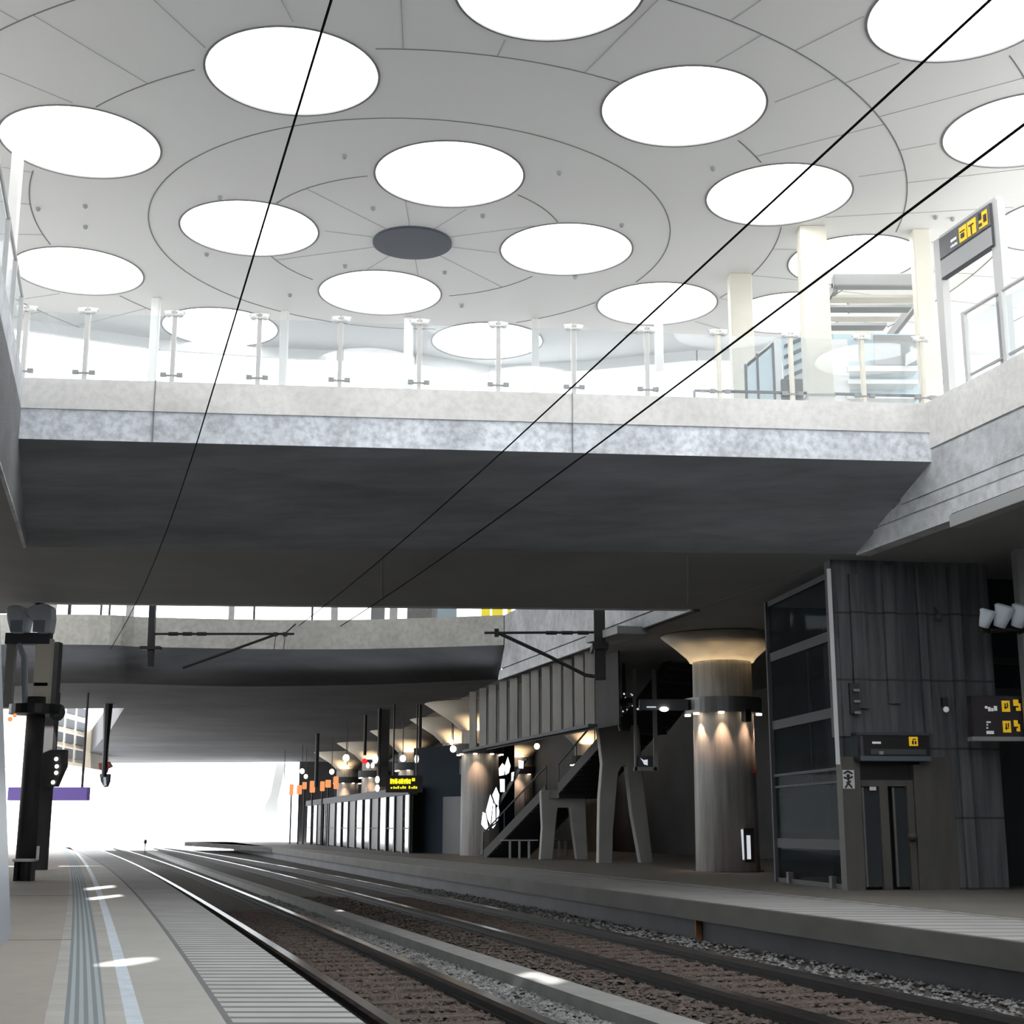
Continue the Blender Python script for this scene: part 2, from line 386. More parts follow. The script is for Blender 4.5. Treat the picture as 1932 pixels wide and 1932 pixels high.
# ---- sleepers, one object each
def sleeper_row(fa, fb, lab, grp, y0, y1):
    first = None; y = y0
    while y < y1:
        xa, xb = fa(y) - .28, fb(y) + .42
        sl = (fb(y + .5) - fb(y - .5)); ang = -math.atan(sl)
        c = Vector(((xa + xb) / 2, y, Z_B - .008))
        if first is None:
            m = MB().box((0, 0, 0), (1, .26, .09)); o = build('sleeper', m, m_sleep, bevel=.015); first = o
        else:
            o = first.copy(); COL.objects.link(o)
        o.location = c; o.scale = (xb - xa, 1, 1); o.rotation_euler = (0, 0, ang)
        tag(o, lab, 'sleeper', grp); y += .62
sleeper_row(R1, R2, 'rusty brown sleeper of the track beside the left platform', 'sleepers of the left track', 9.5, 34)
sleeper_row(R3, R4, 'rusty brown sleeper of the track below the right platform', 'sleepers of the right track', 12.5, 40)

# ---- loose ballast (nobody could count it)
def stones(name, regions, mat, label, seed):
    rnd = random.Random(seed); mb = MB()
    for fa, fb, y0, y1, n, zz in regions:
        for i in range(n):
            y = y0 + (y1 - y0) * rnd.random() ** 1.4
            x = fa(y) + (fb(y) - fa(y)) * rnd.random(); r = rnd.uniform(.022, .05); z = zz + rnd.uniform(-.01, .02)
            a = rnd.uniform(0, 6.28); q = [(math.cos(a + k * 1.571) * r * rnd.uniform(.7, 1.3), math.sin(a + k * 1.571) * r * rnd.uniform(.7, 1.3)) for k in range(4)]
            h = r * rnd.uniform(.4, .9)
            mb.add([(x + u, y + v, z + rnd.uniform(-.3, .3) * h) for u, v in q] + [(x + rnd.uniform(-.3, .3) * r, y + rnd.uniform(-.3, .3) * r, z + h), (x, y, z - h)],
                   [(0, 1, 4), (1, 2, 4), (2, 3, 4), (3, 0, 4), (1, 0, 5), (2, 1, 5), (3, 2, 5), (0, 3, 5)])
    build(name, mb, mat, label=label, cat='ballast', kind='stuff')
stones('ballast', [(off(R2, .2), DL, 9, 40, 7000, Z_B + .03), (off(R4, .18), off(RE, .2), 10, 45, 3500, Z_B + .03)], m_stone_g, 'loose grey ballast stones beside the rails', 3)
stones('ballast', [(off(R1, .15), R2, 8.5, 32, 6500, Z_B + .015), (DU, R3, 10, 40, 4500, Z_B + .02), (off(R3, .2), R4, 11, 36, 6500, Z_B + .015)], m_stone_b, 'rust brown ballast stones between the rails', 4)

# ---------------------------------------------------------------- decks and bridges
ZS, ZU, ZT = 6.5, 7.65, 8.75            # soffit, bottom of the fascia, top of the fascia
P0 = Vector((6.84, 27.97)); Q0 = Vector((-9.41, 27.25))
def redge(y): return P0.x + (y - P0.y) * TD.x / TD.y
def ledge(y): return Q0.x + (y - Q0.y) * TD.x / TD.y
RC, RD = Vector((4.5, 35.4)), Vector((-.45, 52.6))
def slab(name, poly, z0, z1, mat): return struct(name, MB().prism([(p[0], p[1], z0) for p in poly], (0, 0, z1 - z0)), mat)
R_END = Vector((-14.6, 121))
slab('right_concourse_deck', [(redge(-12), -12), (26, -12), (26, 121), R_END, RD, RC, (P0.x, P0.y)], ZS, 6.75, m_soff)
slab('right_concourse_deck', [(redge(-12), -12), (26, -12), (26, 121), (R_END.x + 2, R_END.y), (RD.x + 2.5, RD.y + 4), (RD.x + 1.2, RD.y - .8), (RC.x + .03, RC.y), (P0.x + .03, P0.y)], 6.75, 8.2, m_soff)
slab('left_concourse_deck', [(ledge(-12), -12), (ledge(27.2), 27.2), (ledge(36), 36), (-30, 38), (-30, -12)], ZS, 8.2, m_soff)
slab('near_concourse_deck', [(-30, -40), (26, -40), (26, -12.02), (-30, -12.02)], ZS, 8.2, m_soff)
m_hallf = M('hall_bounce_floor', (.42, .415, .40), .5); m_brf = M('dark_bridge_paving', (.20, .20, .20), .7)
# unseen pale floor added on the decks to bounce light onto the ceiling
for poly in ([(redge(-12), -12), (25.9, -12), (25.9, 33.6), (RC.x + .4, 33.6), (P0.x + .3, P0.y)], [(ledge(-12), -12), (ledge(33), 33), (-29.9, 33), (-29.9, -12)], [(-29.9, -39), (25.9, -39), (25.9, -12.02), (-29.9, -12.02)]):
    slab('floor', poly, 8.2, 8.22, m_hallf)
# right fascia
mb = MB(); mb.wall((redge(-12), -12), (redge(27.9), 27.9), 6.47, ZT, .25, -.02 - .25 + .25)
def fascia(name, a, b, z0, z1, t, mat): return struct(name, MB().wall(a, b, z0, z1, t), mat)
n2 = Vector((-ND.x, -ND.y))
def rp(y, o=0): return (redge(y) + n2.x * o, y + n2.y * o)
struct('wall_right', MB().prism([(*rp(-12), 6.47), (*rp(27.96), 6.47), (*rp(27.96, -.3), 6.47), (*rp(-12, -.3), 6.47)], (0, 0, ZT - 6.47)), m_fasc)
# projecting courses of the right fascia leave dark drip lines between them
for i, (z0, z1, o, mt) in enumerate(((6.46, 6.82, .045, m_fasc), (6.86, 7.08, .03, m_fasc), (7.11, 7.86, .03, m_fasc), (7.90, ZT + .02, .045, m_cap))):
    struct('trim_%d' % (4 + i), MB().prism([(*rp(-12, o), z0), (*rp(27.2 if z1 < 7.7 else 26.2, o), z0), (*rp(27.2 if z1 < 7.7 else 26.2, -.02), z0), (*rp(-12, -.02), z0)], (0, 0, z1 - z0)), mt)
# left fascia
def lp(y, o=0): return (ledge(y) - n2.x * o, y - n2.y * o)
struct('wall_left', MB().prism([(*lp(-12), 6.47), (*lp(27.2), 6.47), (*lp(27.2, -.06), 6.47), (*lp(-12, -.06), 6.47)], (0, 0, ZT - 6.47)), m_fasc)
# near bridge: upright fascia, sloped face, flat soffit
UA, UB = Vector((-8.40, 23.51)), Vector((7.62, 25.10))
CA, CB = Vector((-11.6, 34.3)), RC
ub = (UB - UA).normalized(); un = Vector((-ub.y, ub.x))
mb = MB()
mb.add([(*UA, ZU), (*UB, ZU), (P0.x, P0.y, ZS), (Q0.x, Q0.y, ZS)], [(0, 1, 2, 3)])
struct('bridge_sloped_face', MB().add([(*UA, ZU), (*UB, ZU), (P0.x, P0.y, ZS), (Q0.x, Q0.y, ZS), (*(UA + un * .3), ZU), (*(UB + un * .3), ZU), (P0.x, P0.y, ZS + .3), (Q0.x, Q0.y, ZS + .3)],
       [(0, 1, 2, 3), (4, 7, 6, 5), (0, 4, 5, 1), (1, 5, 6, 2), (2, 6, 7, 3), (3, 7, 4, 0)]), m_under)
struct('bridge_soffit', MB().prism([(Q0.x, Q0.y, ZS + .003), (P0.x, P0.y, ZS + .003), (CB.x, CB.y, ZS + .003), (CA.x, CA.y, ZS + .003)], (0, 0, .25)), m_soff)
struct('bridge_deck', MB().prism([(*(UA + un * .3), 8.0), (*(UB + un * .3), 8.0), (CB.x, CB.y, 8.0), (CA.x, CA.y, 8.0)], (0, 0, .2)), m_brf)
struct('bridge_fascia', MB().wall(UA, UB, ZU, 8.19, .3), m_bluewhite)
struct('bridge_kerb', MB().wall(UA - ub * .0, UB, 8.19, ZT - .02, .36, -.035), m_cap)
struct('bridge_fascia', MB().wall(CA, CB, ZS, ZT, .3), m_fasc)
j = MB()
for px in (1080, 290):
    p = on_plane(px, 800, UA, ub); j.box((p.x, p.y - .03, 8.2), (.012, .04, 1.09), math.atan2(ub.y, ub.x))
struct('trim_9', j, m_joint)
# soffit joint lines
j = MB()
for x0, x1 in ((718, 718), (1296, 1296)):
    a = on_z(x0, 1047, ZS); b = on_z(x1, 1138, ZS)
    j.prism([(a.x, a.y, ZS - .004), (a.x + .03, a.y, ZS - .004), (b.x + .03, b.y, ZS - .004), (b.x, b.y, ZS - .004)], (0, 0, .01))
struct('trim_10', j, m_grey)
# right deck fascia between the bridges
def rc(t, o=0):
    d = (RD - RC).normalized(); n = Vector((-d.y, d.x)); p = RC + (RD - RC) * t + n * o
    return (p.x, p.y)
for i, (z0, z1, o, mt) in enumerate(((6.46, 6.80, .06, m_fasc), (6.85, ZT, .04, m_fasc))):
    struct('trim_%d' % (11 + i), MB().prism([(*rc(0, o), z0), (*rc(1, o), z0), (*rc(1, -.02), z0), (*rc(0, -.02), z0)], (0, 0, z1 - z0)), mt)
m_under2 = M('far_dark_concrete', (.16, .165, .18), .8, var=.3, scale=.4, spec=.2, stretch=(.35, 1.6, 1.6)); m_soff2 = M('far_dark_soffit', (.12, .122, .13), .85, var=.25, scale=.15, spec=.15)  # far bridge underside set darker than the near one
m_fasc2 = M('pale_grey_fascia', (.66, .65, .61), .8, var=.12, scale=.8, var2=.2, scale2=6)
struct('trim_16', MB().prism([(*rc(0, -.02), 6.46), (*rc(.985, -.02), 6.46), (*rc(.985, -.2), 6.46), (*rc(0, -.2), 6.46)], (0, 0, ZT - 6.5)), m_dark)  # backing added so no sky light leaks through the fascia gap
# far bridge with a gently bowed front
F2 = [(93, 1216), (273, 1220.5), (450, 1224), (636, 1225), (791, 1222), (950, 1217)]
S2 = [(99, 1289), (273, 1291), (450, 1295), (640, 1293), (800, 1288), (915, 1283)]
fu = [on_z(x, y, ZU) for x, y in F2]; fs = [on_z(x, y, ZS) for x, y in S2]
fu = [Vector((-34, fu[0].y + .4, ZU))] + fu; fs = [Vector((-34, fs[0].y + .4, ZS))] + fs
fs[-1] = Vector((RD.x, RD.y, ZS))
def smooth_line(P, k=6):
    out = []
    for i in range(len(P) - 1):
        p0, p1, p2, p3 = P[max(i - 1, 0)], P[i], P[i + 1], P[min(i + 2, len(P) - 1)]
        for j_ in range(k):
            u = j_ / k; out.append(.5 * ((2 * p1) + (p2 - p0) * u + (2 * p0 - 5 * p1 + 4 * p2 - p3) * u * u + (3 * p1 - p0 - 3 * p2 + p3) * u ** 3))
    return out + [P[-1]]
fu, fs = smooth_line(fu), smooth_line(fs)
mb = MB(); n = len(fu)
for a, b in zip(fu, fs): mb.v += [tuple(a), tuple(b), (a.x, a.y + .4, ZU), (b.x, b.y + .02, ZS + .3)]
for i in range(n - 1):
    k, l = 4 * i, 4 * i + 4
    mb.f += [(k, k + 1, l + 1, l), (k + 2, l + 2, l + 3, k + 3), (k, l, l + 2, k + 2), (k + 1, k + 3, l + 3, l + 1)]
mb.f += [(0, 2, 3, 1), (4 * n - 4, 4 * n - 3, 4 * n - 1, 4 * n - 2)]
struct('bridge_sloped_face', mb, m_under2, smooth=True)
mb = MB()
for i in range(n - 1): mb.wall(fu[i], fu[i + 1], ZU, ZT, .3)
struct('bridge_fascia', mb, m_fasc2)
E1, E2, E3 = on_z(234, 1336, ZS), on_z(207, 1379, ZS), on_z(172, 1443, ZS)
poly = [(v.x, v.y, ZS) for v in fs] + [(R_END.x, R_END.y, ZS), (E3.x, E3.y - 3, ZS), (E2.x, E2.y, ZS), (E1.x, E1.y, ZS), (-34, E1.y + 1.5, ZS)]
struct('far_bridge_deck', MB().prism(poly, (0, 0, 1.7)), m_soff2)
# ---------------------------------------------------------------- walls of the lower level
struct('wall_right', strip(off(RE, 15.5), off(RE, 15.8), ys(12, 121, 40), 6.5, 7.5), m_dark)
struct('wall_far', MB().wall((RE(121) + 5.5, 121), (RE(121) + 15.8, 121), -1, 6.5, .3), m_dark)
struct('wall_right', MB().wall((RE(12) + 15.8, 12), (RE(12) + 15.8, -40), -1, 6.5, .3), m_dark)
struct('wall_back', MB().wall((26, -40), (-30, -40), -1, 8.2, .3), m_dark)
struct('wall_left', MB().wall((-30.2, -40), (-30.2, 36), -1, 8.2, .3), m_dark)
struct('floor', MB().box((0, -19, -.6), (56, 43, .5)), m_conc)
# ---------------------------------------------------------------- roof with round skylights
ZC = 12.5; RCX, RCY = -1.97, 26.5
HOLES = [(-7.3, 22.32), (-3.37, 20.01), (.52, 17.75), (2.76, 21.1), (6.4, 18.35), (8.53, 21.89), (-1.11, 23.54), (-5.08, 25.88), (1.09, 26.91), (4.89, 24.38),
         (-9.04, 28.06), (-2.86, 29.29), (3.21, 29.96), (6.98, 27.45), (-6.76, 31.47), (-.59, 32.44), (6.25, 30.53), (10.59, 25.62)]
EXTRA = [(-5.4, 16.4), (-1.6, 14.2), (2.6, 13.6), (6.6, 14.2), (-8.4, 12.6), (-4.6, 10.8), (-.4, 9.4), (4.2, 8.8), (8.6, 9.6), (-8.5, 6.0), (-4.2, 5.4), (4.4, 4.6), (8.4, 4.4), (-6, .6), (6, 0), (10.5, 17), (-11, 18), (-12.5, 24)]
HR = 1.32
def shadow_up(px, z):
    out = []
    for x, y in px:
        p = on_z(x, y, z); h = ZC + .2 - z; out.append((p.x - SUN_SX * h, p.y - SUN_SY * h))
    return out
SUN_CUTS = [shadow_up(p, z) for p, z in (  # added roof openings, unseen, shaped so sun lands in these patches
    ([(166, 1823), (200, 1812), (250, 1804), (285, 1802), (298, 1808), (285, 1817), (240, 1826), (190, 1828)], 0),
    ([(1004, 1843), (1030, 1839), (1060, 1845), (1073, 1856), (1050, 1862), (1028, 1858)], Z_R),
    ([(960, 1864), (985, 1856), (1012, 1858), (1030, 1871), (992, 1877), (965, 1871)], Z_B),
    ([(630, 1718), (640, 1715), (655, 1717), (654, 1720), (640, 1721)], Z_R),
    ([(160, 1675), (214, 1669), (218, 1675), (163, 1681)], 0),
    ([(166, 1693), (228, 1686), (231, 1692), (169, 1700)], 0),
    ([(566, 1826), (572, 1820), (592, 1832), (586, 1838)], Z_R))]
EXTRA = [e for e in EXTRA if all(math.hypot(e[0] - a, e[1] - b) > 3.0 for a, b in HOLES) and all(math.hypot(e[0] - p[0], e[1] - p[1]) > 1.6 for v in SUN_CUTS for p in v)]
far_edge = [(-24, 27.5), (-12, 30.6), (-8.4, 32.4), (-5.2, 33.1), (-2.4, 33.5), (-.6, 34.4), (2, 34), (4.5, 33.2), (9, 33.4), (14.2, 33.8)]
def area(p): return sum(p[i][0] * p[(i + 1) % len(p)][1] - p[(i + 1) % len(p)][0] * p[i][1] for i in range(len(p)))
from mathutils.geometry import delaunay_2d_cdt
cuts = [[(h[0] + HR * math.cos(a * math.pi / 32), h[1] + HR * math.sin(a * math.pi / 32)) for a in range(64)] for h in HOLES + EXTRA] + SUN_CUTS
def in_poly(x, y, p):
    c = False
    for i in range(len(p)):
        (x0, y0), (x1, y1) = p[i - 1], p[i]
        if (y0 > y) != (y1 > y) and x < (x1 - x0) * (y - y0) / (y1 - y0) + x0: c = not c
    return c
outl = [(-24, -14), (14.2, -14)] + far_edge[::-1]
cv, ce = [], []
for lp_ in [outl] + cuts:
    b0 = len(cv); cv += [Vector(p) for p in lp_]; ce += [(b0 + i, b0 + (i + 1) % len(lp_)) for i in range(len(lp_))]
vo, eo, fo = delaunay_2d_cdt(cv, ce, [], 0, 1e-4)[:3]
keep = []
for f in fo:
    x = sum(vo[i].x for i in f) / 3; y = sum(vo[i].y for i in f) / 3
    if in_poly(x, y, outl) and not any(in_poly(x, y, c) for c in cuts): keep.append(f)
roof = MB(); nv = len(vo)
roof.v = [(v.x, v.y, ZC) for v in vo] + [(v.x, v.y, ZC + .4) for v in vo]
edges = {}
for f in keep:
    roof.f += [tuple(f)[::-1], tuple(i + nv for i in f)]
    for i in range(3): edges.setdefault(frozenset((f[i], f[(i + 1) % 3])), []).append((f[i], f[(i + 1) % 3]))
for k, v in edges.items():
    if len(v) == 1: p, q = v[0]; roof.f.append((p, q, q + nv, p + nv))
struct('ceiling', roof, m_ceil)
lipm = MB()
for i in range(1, len(far_edge) - 1): lipm.wall(far_edge[i + 1], far_edge[i], 12.25, 12.499, .12)
struct('trim_13', lipm, m_ceil)
w0 = None
for i, h in enumerate(HOLES + EXTRA):
    if w0 is None:
        w0 = bpy.data.objects.new('window_1', None); COL.objects.link(w0); w0['kind'] = 'structure'
        build('rim', MB().lathe([(HR + .025, -.012), (HR + .025, .012), (HR - .012, .012), (HR - .012, -.012)], (0, 0, 0), 64, True), m_rim, w0)
        pn = MB(); pn.v = [((HR + .1) * math.cos(a * math.pi / 24), (HR + .1) * math.sin(a * math.pi / 24), .41) for a in range(48)]; pn.f = [tuple(range(48))]
        build('pane', pn, m_pane, w0)
        w0.location = (*h, ZC)
    else:
        c = copy_tree(w0); c.name = 'window_%d' % (i + 1); c.location = (*h, ZC)
# panel joints of the ceiling
j = MB()
def clear_of_holes(x, y, m=.03): return all(math.hypot(x - a, y - b) > HR + m for a, b in HOLES + EXTRA)
def dash(p, q, wd=.022):
    d = Vector((q[0] - p[0], q[1] - p[1])); L = d.length; d.normalize(); nn = Vector((-d.y, d.x)) * wd / 2
    j.prism([(p[0] - nn.x, p[1] - nn.y, ZC - .006), (q[0] - nn.x, q[1] - nn.y, ZC - .006), (q[0] + nn.x, q[1] + nn.y, ZC - .006), (p[0] + nn.x, p[1] + nn.y, ZC - .006)], (0, 0, .008))
RINGS = [3.0, 5.07, 7.2, 9.45, 11.75, 14.2]
def inside(x, y): return -13 < x < 16 and 10 < y < 32.3 - .09 * abs(x + 2)
for r in RINGS:
    n = int(r * 26)
    for k in range(n):
        a, b = 2 * math.pi * k / n, 2 * math.pi * (k + 1) / n
        p = (RCX + r * math.cos(a), RCY + r * math.sin(a)); q = (RCX + r * math.cos(b), RCY + r * math.sin(b))
        if inside(*p) and clear_of_holes(*p) and clear_of_holes(*q): dash(p, q)
def radial(a, r0, r1, wd=.014):
    n = max(1, int((r1 - r0) / .15)); ca, sa = math.cos(a), math.sin(a)
    for k in range(n):
        ra, rb = r0 + (r1 - r0) * k / n, r0 + (r1 - r0) * (k + 1) / n
        p = (RCX + ra * ca, RCY + ra * sa); q = (RCX + rb * ca, RCY + rb * sa)
        if inside(*p) and clear_of_holes(*p) and clear_of_holes(*q): dash(p, q, wd)
struct('trim_14', j, m_joint); j = MB()
for k in range(10): radial(2 * math.pi * (k + .5) / 10, .8, 3.0)
for k, (r0, r1) in enumerate(zip(RINGS[1:-1], RINGS[2:])):
    n = (0, 32, 44, 52)[k]
    for i in range(n): radial(2 * math.pi * (i + .25 * (k % 2)) / n, r0, r1)
struct('trim_15', j, m_joint2)
tag(build('ceiling_disc', MB().lathe([(.78, -.05), (.78, 0)], (RCX, RCY, ZC), 48), m_disc), 'dark blue-grey round disc at the centre of the ceiling rings', 'ceiling disc')
# small fittings on the ceiling
SPOTS = [(650, 293), (1055, 324), (1345, 316), (161, 387), (161, 426), (72, 392), (704, 391), (911, 405), (651, 500), (839, 512), (547, 555), (871, 575), (1085, 521), (1173, 423), (390, 478), (415, 371), (1765, 408), (1797, 411)]
d0 = None
for x, y in SPOTS:
    p = on_z(x, y, ZC)
    if d0 is None: d0 = o = build('ceiling_sensor', MB().lathe([(.015, -.07), (.04, -.05), (.045, -.01), (.045, 0)], (0, 0, 0), 12), m_grey)
    else: o = d0.copy(); COL.objects.link(o)
    o.location = (p.x, p.y, ZC); tag(o, 'tiny grey fitting dotted on the white ceiling between skylights', 'ceiling sensor', 'small ceiling fittings')
# unseen lower roof added beyond the near bridge to block the sun
struct('ceiling', MB().prism([(-34, 33.9, 11.0), (26, 34.2, 11.0), (26, 64, 11.0), (-34, 64, 11.0)], (0, 0, .3)), m_ceil)
m_post = M('light_grey_post', (.58, .58, .57), .5)
# ---------------------------------------------------------------- near bridge railing
t = thing('glass_railing', (UA.x, UA.y, ZT), 'long clear glass railing with pale clamped posts on top of the near bridge', 'railing')
px_posts = [40, 157, 323, 485, 640, 790, 940, 1083, 1222, 1358, 1495, 1630, 1743]
pp = [on_plane(x, 740, UA + un * .1, ub) for x in px_posts]
ang = math.atan2(ub.y, ub.x)
RH = 1.32
for i, p in enumerate(pp):
    po = build('post', MB().box((p.x, p.y, ZT + RH / 2), (.075, .10, RH), ang), m_cream if i > 8 else m_post, t, bevel=.01)
    c = MB()
    for s in (-1, 1):
        q = Vector((p.x, p.y)) + ub * s * .10
        c.ball((q.x, q.y - .05, ZT + RH - .08), .07, (1, .7, .8)); c.box((q.x, q.y - .03, ZT + RH - .03), (.16, .04, .05), ang + s * .3)
        c.tube([(p.x, p.y - .05, ZT + RH - .1), (q.x, q.y - .05, ZT + RH - .08)], .025, 6)
    build('clamp', c, m_white, po, smooth=True)
    c = MB()
    for s in (-1, 1):
        q = Vector((p.x, p.y)) + ub * s * .14; c.box((q.x, q.y - .05, ZT + .13), (.10, .06, .07), ang); c.box(((p.x + q.x) / 2, (p.y + q.y) / 2 - .04, ZT + .12), (.14, .03, .03), ang)
    build('clamp', c, m_grey, po)
for a, b in zip(pp[:-1], pp[1:]):
    a2 = Vector((a.x, a.y)) + ub * .06; b2 = Vector((b.x, b.y)) - ub * .06
    build('glass_pane', MB().wall(a2, b2, ZT + .03, ZT + RH - .1, .02), m_glass, t)
# dark handrail line behind the right hand panes
a, b = on_plane(1310, 737, UA + un * .9, ub), on_plane(1742, 747, UA + un * .9, ub)
t2 = thing('low_rail', (a.x, a.y, 8.2), 'thin dark rail behind the glass at the right end of the bridge', 'rail')
build('bar', MB().tube([a, b], .03, 6), m_dgrey, t2)
for q in (a, (a + b) / 2, b): build('foot_post', MB().tube([(q.x, q.y, 8.2), q], .025, 6), m_dgrey, t2)
# ---------------------------------------------------------------- columns of the upper hall
def hall_column(px, ybase_Y, wpx, mat, label, grp=None, head=False):
    x = on_y(px, 640, ybase_Y).x; wd = wpx / FPX * (ybase_Y + 1.5)
    t = thing('hall_column', (x, ybase_Y, 8.2), label, 'column', grp)
    top = ZC if not head else ZC - .7
    build('shaft', MB().box((x, ybase_Y, (8.2 + top) / 2), (wd, wd * .8, top - 8.2)), mat, t, bevel=.02)
    build('collar', MB().box((x, ybase_Y, 9.1), (wd * 1.04, wd * .84, .05)), m_grey, t)
    if head: build('capital', MB().lathe([(wd * .6, -.7), (wd * 1.1, -.3), (wd * 1.7, 0)], (x, ybase_Y, ZC), 20), m_cream, t, smooth=True)
    return t
hall_column(291, 29.6, 16, m_white, 'slim white hall column behind the railing, far left of the row')
hall_column(536, 30.4, 15, m_white, 'slim white hall column second from the left behind the railing')
hall_column(771, 30.8, 17, m_white, 'slim white hall column below the middle of the ceiling rings')
hall_column(1010, 30.9, 14, m_white, 'slim white hall column right of the bridge centre')
hall_column(1243, 30.0, 16, m_white, 'slim white hall column just left of the cream pillars')
hall_column(1399, 28.3, 42, m_cream, 'cream square pillar left of the widest pillar, behind the glass railing')
hall_column(1540, 25.9, 50, m_cream, 'widest cream square pillar reaching the ceiling behind the bridge rail')
hall_column(1748, 26.0, 34, m_cream, 'cream pillar beside the hanging direction sign')
hall_column(6, 22.0, 20, m_white, 'white column at the left picture edge on the left deck')
# louvred canopy between the pillars
ca, cb = on_y(1570, 520, 27.2), on_y(1755, 527, 27.2)
t = thing('louvre_canopy', (cb.x, cb.y, 8.2), 'grey canopy frame with horizontal louvres between the cream pillars', 'canopy')
build('front_beam', MB().box(((ca.x + cb.x) / 2, 27.2, ca.z - .13), (cb.x - ca.x, .25, .28)), m_grey, t, bevel=.03)
build('upright', MB().box((cb.x - .1, 27.2, (8.2 + ca.z) / 2), (.2, .2, ca.z - 8.2)), m_grey, t)
for k in range(6):
    build('louvre', MB().box(((ca.x + cb.x) / 2 - .12 * k * .5, 27.6 + k * .55, ca.z - .35), (cb.x - ca.x - .1 - .12 * k, .34, .06)), m_grey if k % 2 else m_cream, t)
for sgn, xx in ((1, ca.x + .05), (-1, cb.x - .05)):
    build('side_beam', MB().box((xx, 29.0, ca.z - .25), (.1, 3.6, .2)), m_grey, t)
# glazed booth with mullions and a stepped glazed unit behind the railing
t = thing('glazed_booth', (5.4, 27.6, 8.2), 'pale blue glazed booth with slanted top left of the wide cream pillar', 'booth')
base = (0, 27.2); d0_ = (1, 0)
build('glazing', MB().outline([(1408, 880), (1410, 685), (1460, 645), (1465, 880)], base, d0_, .06), m_cyan, t)
for x, y in ((1408, 688), (1430, 668), (1460, 648)): build('mullion', MB().rect(x - 2, y, x + 2, 772, base, d0_, .1, .04), m_dgrey, t)
build('top_rail', MB().outline([(1405, 688), (1462, 640), (1464, 648), (1407, 695)], base, d0_, .14), m_white, t)
build('pale_jamb', MB().rect(1462, 640, 1476, 772, base, d0_, .2, .05), m_white, t)
t = thing('stepped_screen', (5.9, 27.5, 8.2), 'blue-grey slatted screen directly left of the wide cream pillar', 'screen')
build('backing', MB().rect(1478, 625, 1522, 772, (0, 27.0), d0_, .06), m_cyan, t)
for k in range(5): build('slat', MB().outline([(1480, 650 + k * 20), (1521, 632 + k * 20), (1521, 638 + k * 20), (1480, 656 + k * 20)], (0, 26.95), d0_, .08), m_dgrey, t)
build('plinth', MB().rect(1478, 715, 1522, 880, (0, 26.9), d0_, .12), m_dgrey, t)
t = thing('service_counter', (7.2, 27.3, 8.2), 'pale blue counter unit with shelves behind the last glass panes', 'counter')
build('back_panel', MB().rect(1575, 630, 1738, 772, (0, 28.6), d0_, .08), m_cyan, t)
build('door_leaf', MB().rect(1548, 640, 1602, 772, (0, 28.2), d0_, .08), m_white, t)
for k, (y0, y1) in enumerate(((690, 700), (716, 724), (742, 752))): build('shelf', MB().rect(1600, y0, 1732, y1, (0, 28.1), d0_, .4), m_white, t)
build('side_panel', MB().rect(1650, 632, 1740, 688, (0, 28.3), d0_, .06), m_grey, t)
build('white_panel', MB().outline([(1709, 668), (1740, 650), (1740, 672), (1709, 690)], (0, 28.0), d0_, .05), m_white, t)
# ---------------------------------------------------------------- right deck railing, portal frame and direction sign
m_pgrey = M('pale_grey_steel', (.50, .50, .495), .5)
t = thing('sign_portal', (*rp(23.2, -.1), ZT), 'white portal frame on the right deck carrying the tilted dark direction sign', 'frame')
sb = rp(24, -.12)
build('upright', MB().rect(1876, 372, 1893, 690, sb, TD, .14), m_pgrey, t)
build('upright', MB().rect(1770, 445, 1782, 745, sb, TD, .14), m_pgrey, t)
pa, pb = on_plane(1772, 442, sb, TD), on_plane(1878, 366, sb, TD)
build('head_rail', MB().wall((pa.x, pa.y), (pb.x, pb.y), 11.74, 11.82, .14), m_pgrey, t)
sg = thing('direction_sign', (*rp(23.5, -.1), 10.95), 'tilted dark grey direction sign with yellow pictograms at the upper right', 'sign')
s0, s1 = on_plane(1777, 480, sb, TD), on_plane(1874, 415, sb, TD)
s0, s1 = Vector((s0.x, s0.y)), Vector((s1.x, s1.y)); dS = (s1 - s0).normalized(); Ls = (s1 - s0).length
nS = Vector((-dS.y, dS.x)); nS = nS if nS.x < 0 else -nS          # towards the tracks
def sgbox(mb, u0, u1, z0, z1, o=.02, th=.012):
    a = s0 + dS * Ls * u0 + nS * o; b = s0 + dS * Ls * u1 + nS * o
    q = [a, b, b + nS * th, a + nS * th]
    return mb.prism([(p.x, p.y, z0) for p in q], (0, 0, z1 - z0))
build('case', sgbox(MB(), 0, 1, 10.95, 11.74, -.06, .1), m_dgrey, sg)
build('lower_panel', sgbox(MB(), .01, .99, 10.97, 11.30, .04), m_grey, sg)
build('upper_panel', sgbox(MB(), .01, .99, 11.34, 11.73, .04), M('sign_face', (.10, .105, .12), .4), sg)
for u0, u1 in ((.42, .56), (.58, .74), (.80, .95)):
    pk = build('pictogram', sgbox(MB(), u0, u1, 11.38, 11.66, .055), m_yellow, sg)
    mk = MB(); um = (u0 + u1) / 2
    if u0 < .5: sgbox(mk, um - .03, um + .03, 11.44, 11.52, .07); sgbox(mk, um - .045, um + .045, 11.555, 11.57, .07)
    elif u0 < .7: sgbox(mk, um - .006, um + .006, 11.38, 11.55, .07); sgbox(mk, um - .045, um + .045, 11.555, 11.575, .07)
    else: sgbox(mk, um - .07, um - .02, 11.54, 11.66, .07); sgbox(mk, um + .02, um + .07, 11.45, 11.58, .07); sgbox(mk, um - .07, um - .02, 11.42, 11.47, .07)
    build('symbol', mk, m_black, pk)
mk = MB(); sgbox(mk, .25, .36, 11.50, 11.55, .055); build('lettering', mk, m_signw, sg)
mk = MB()
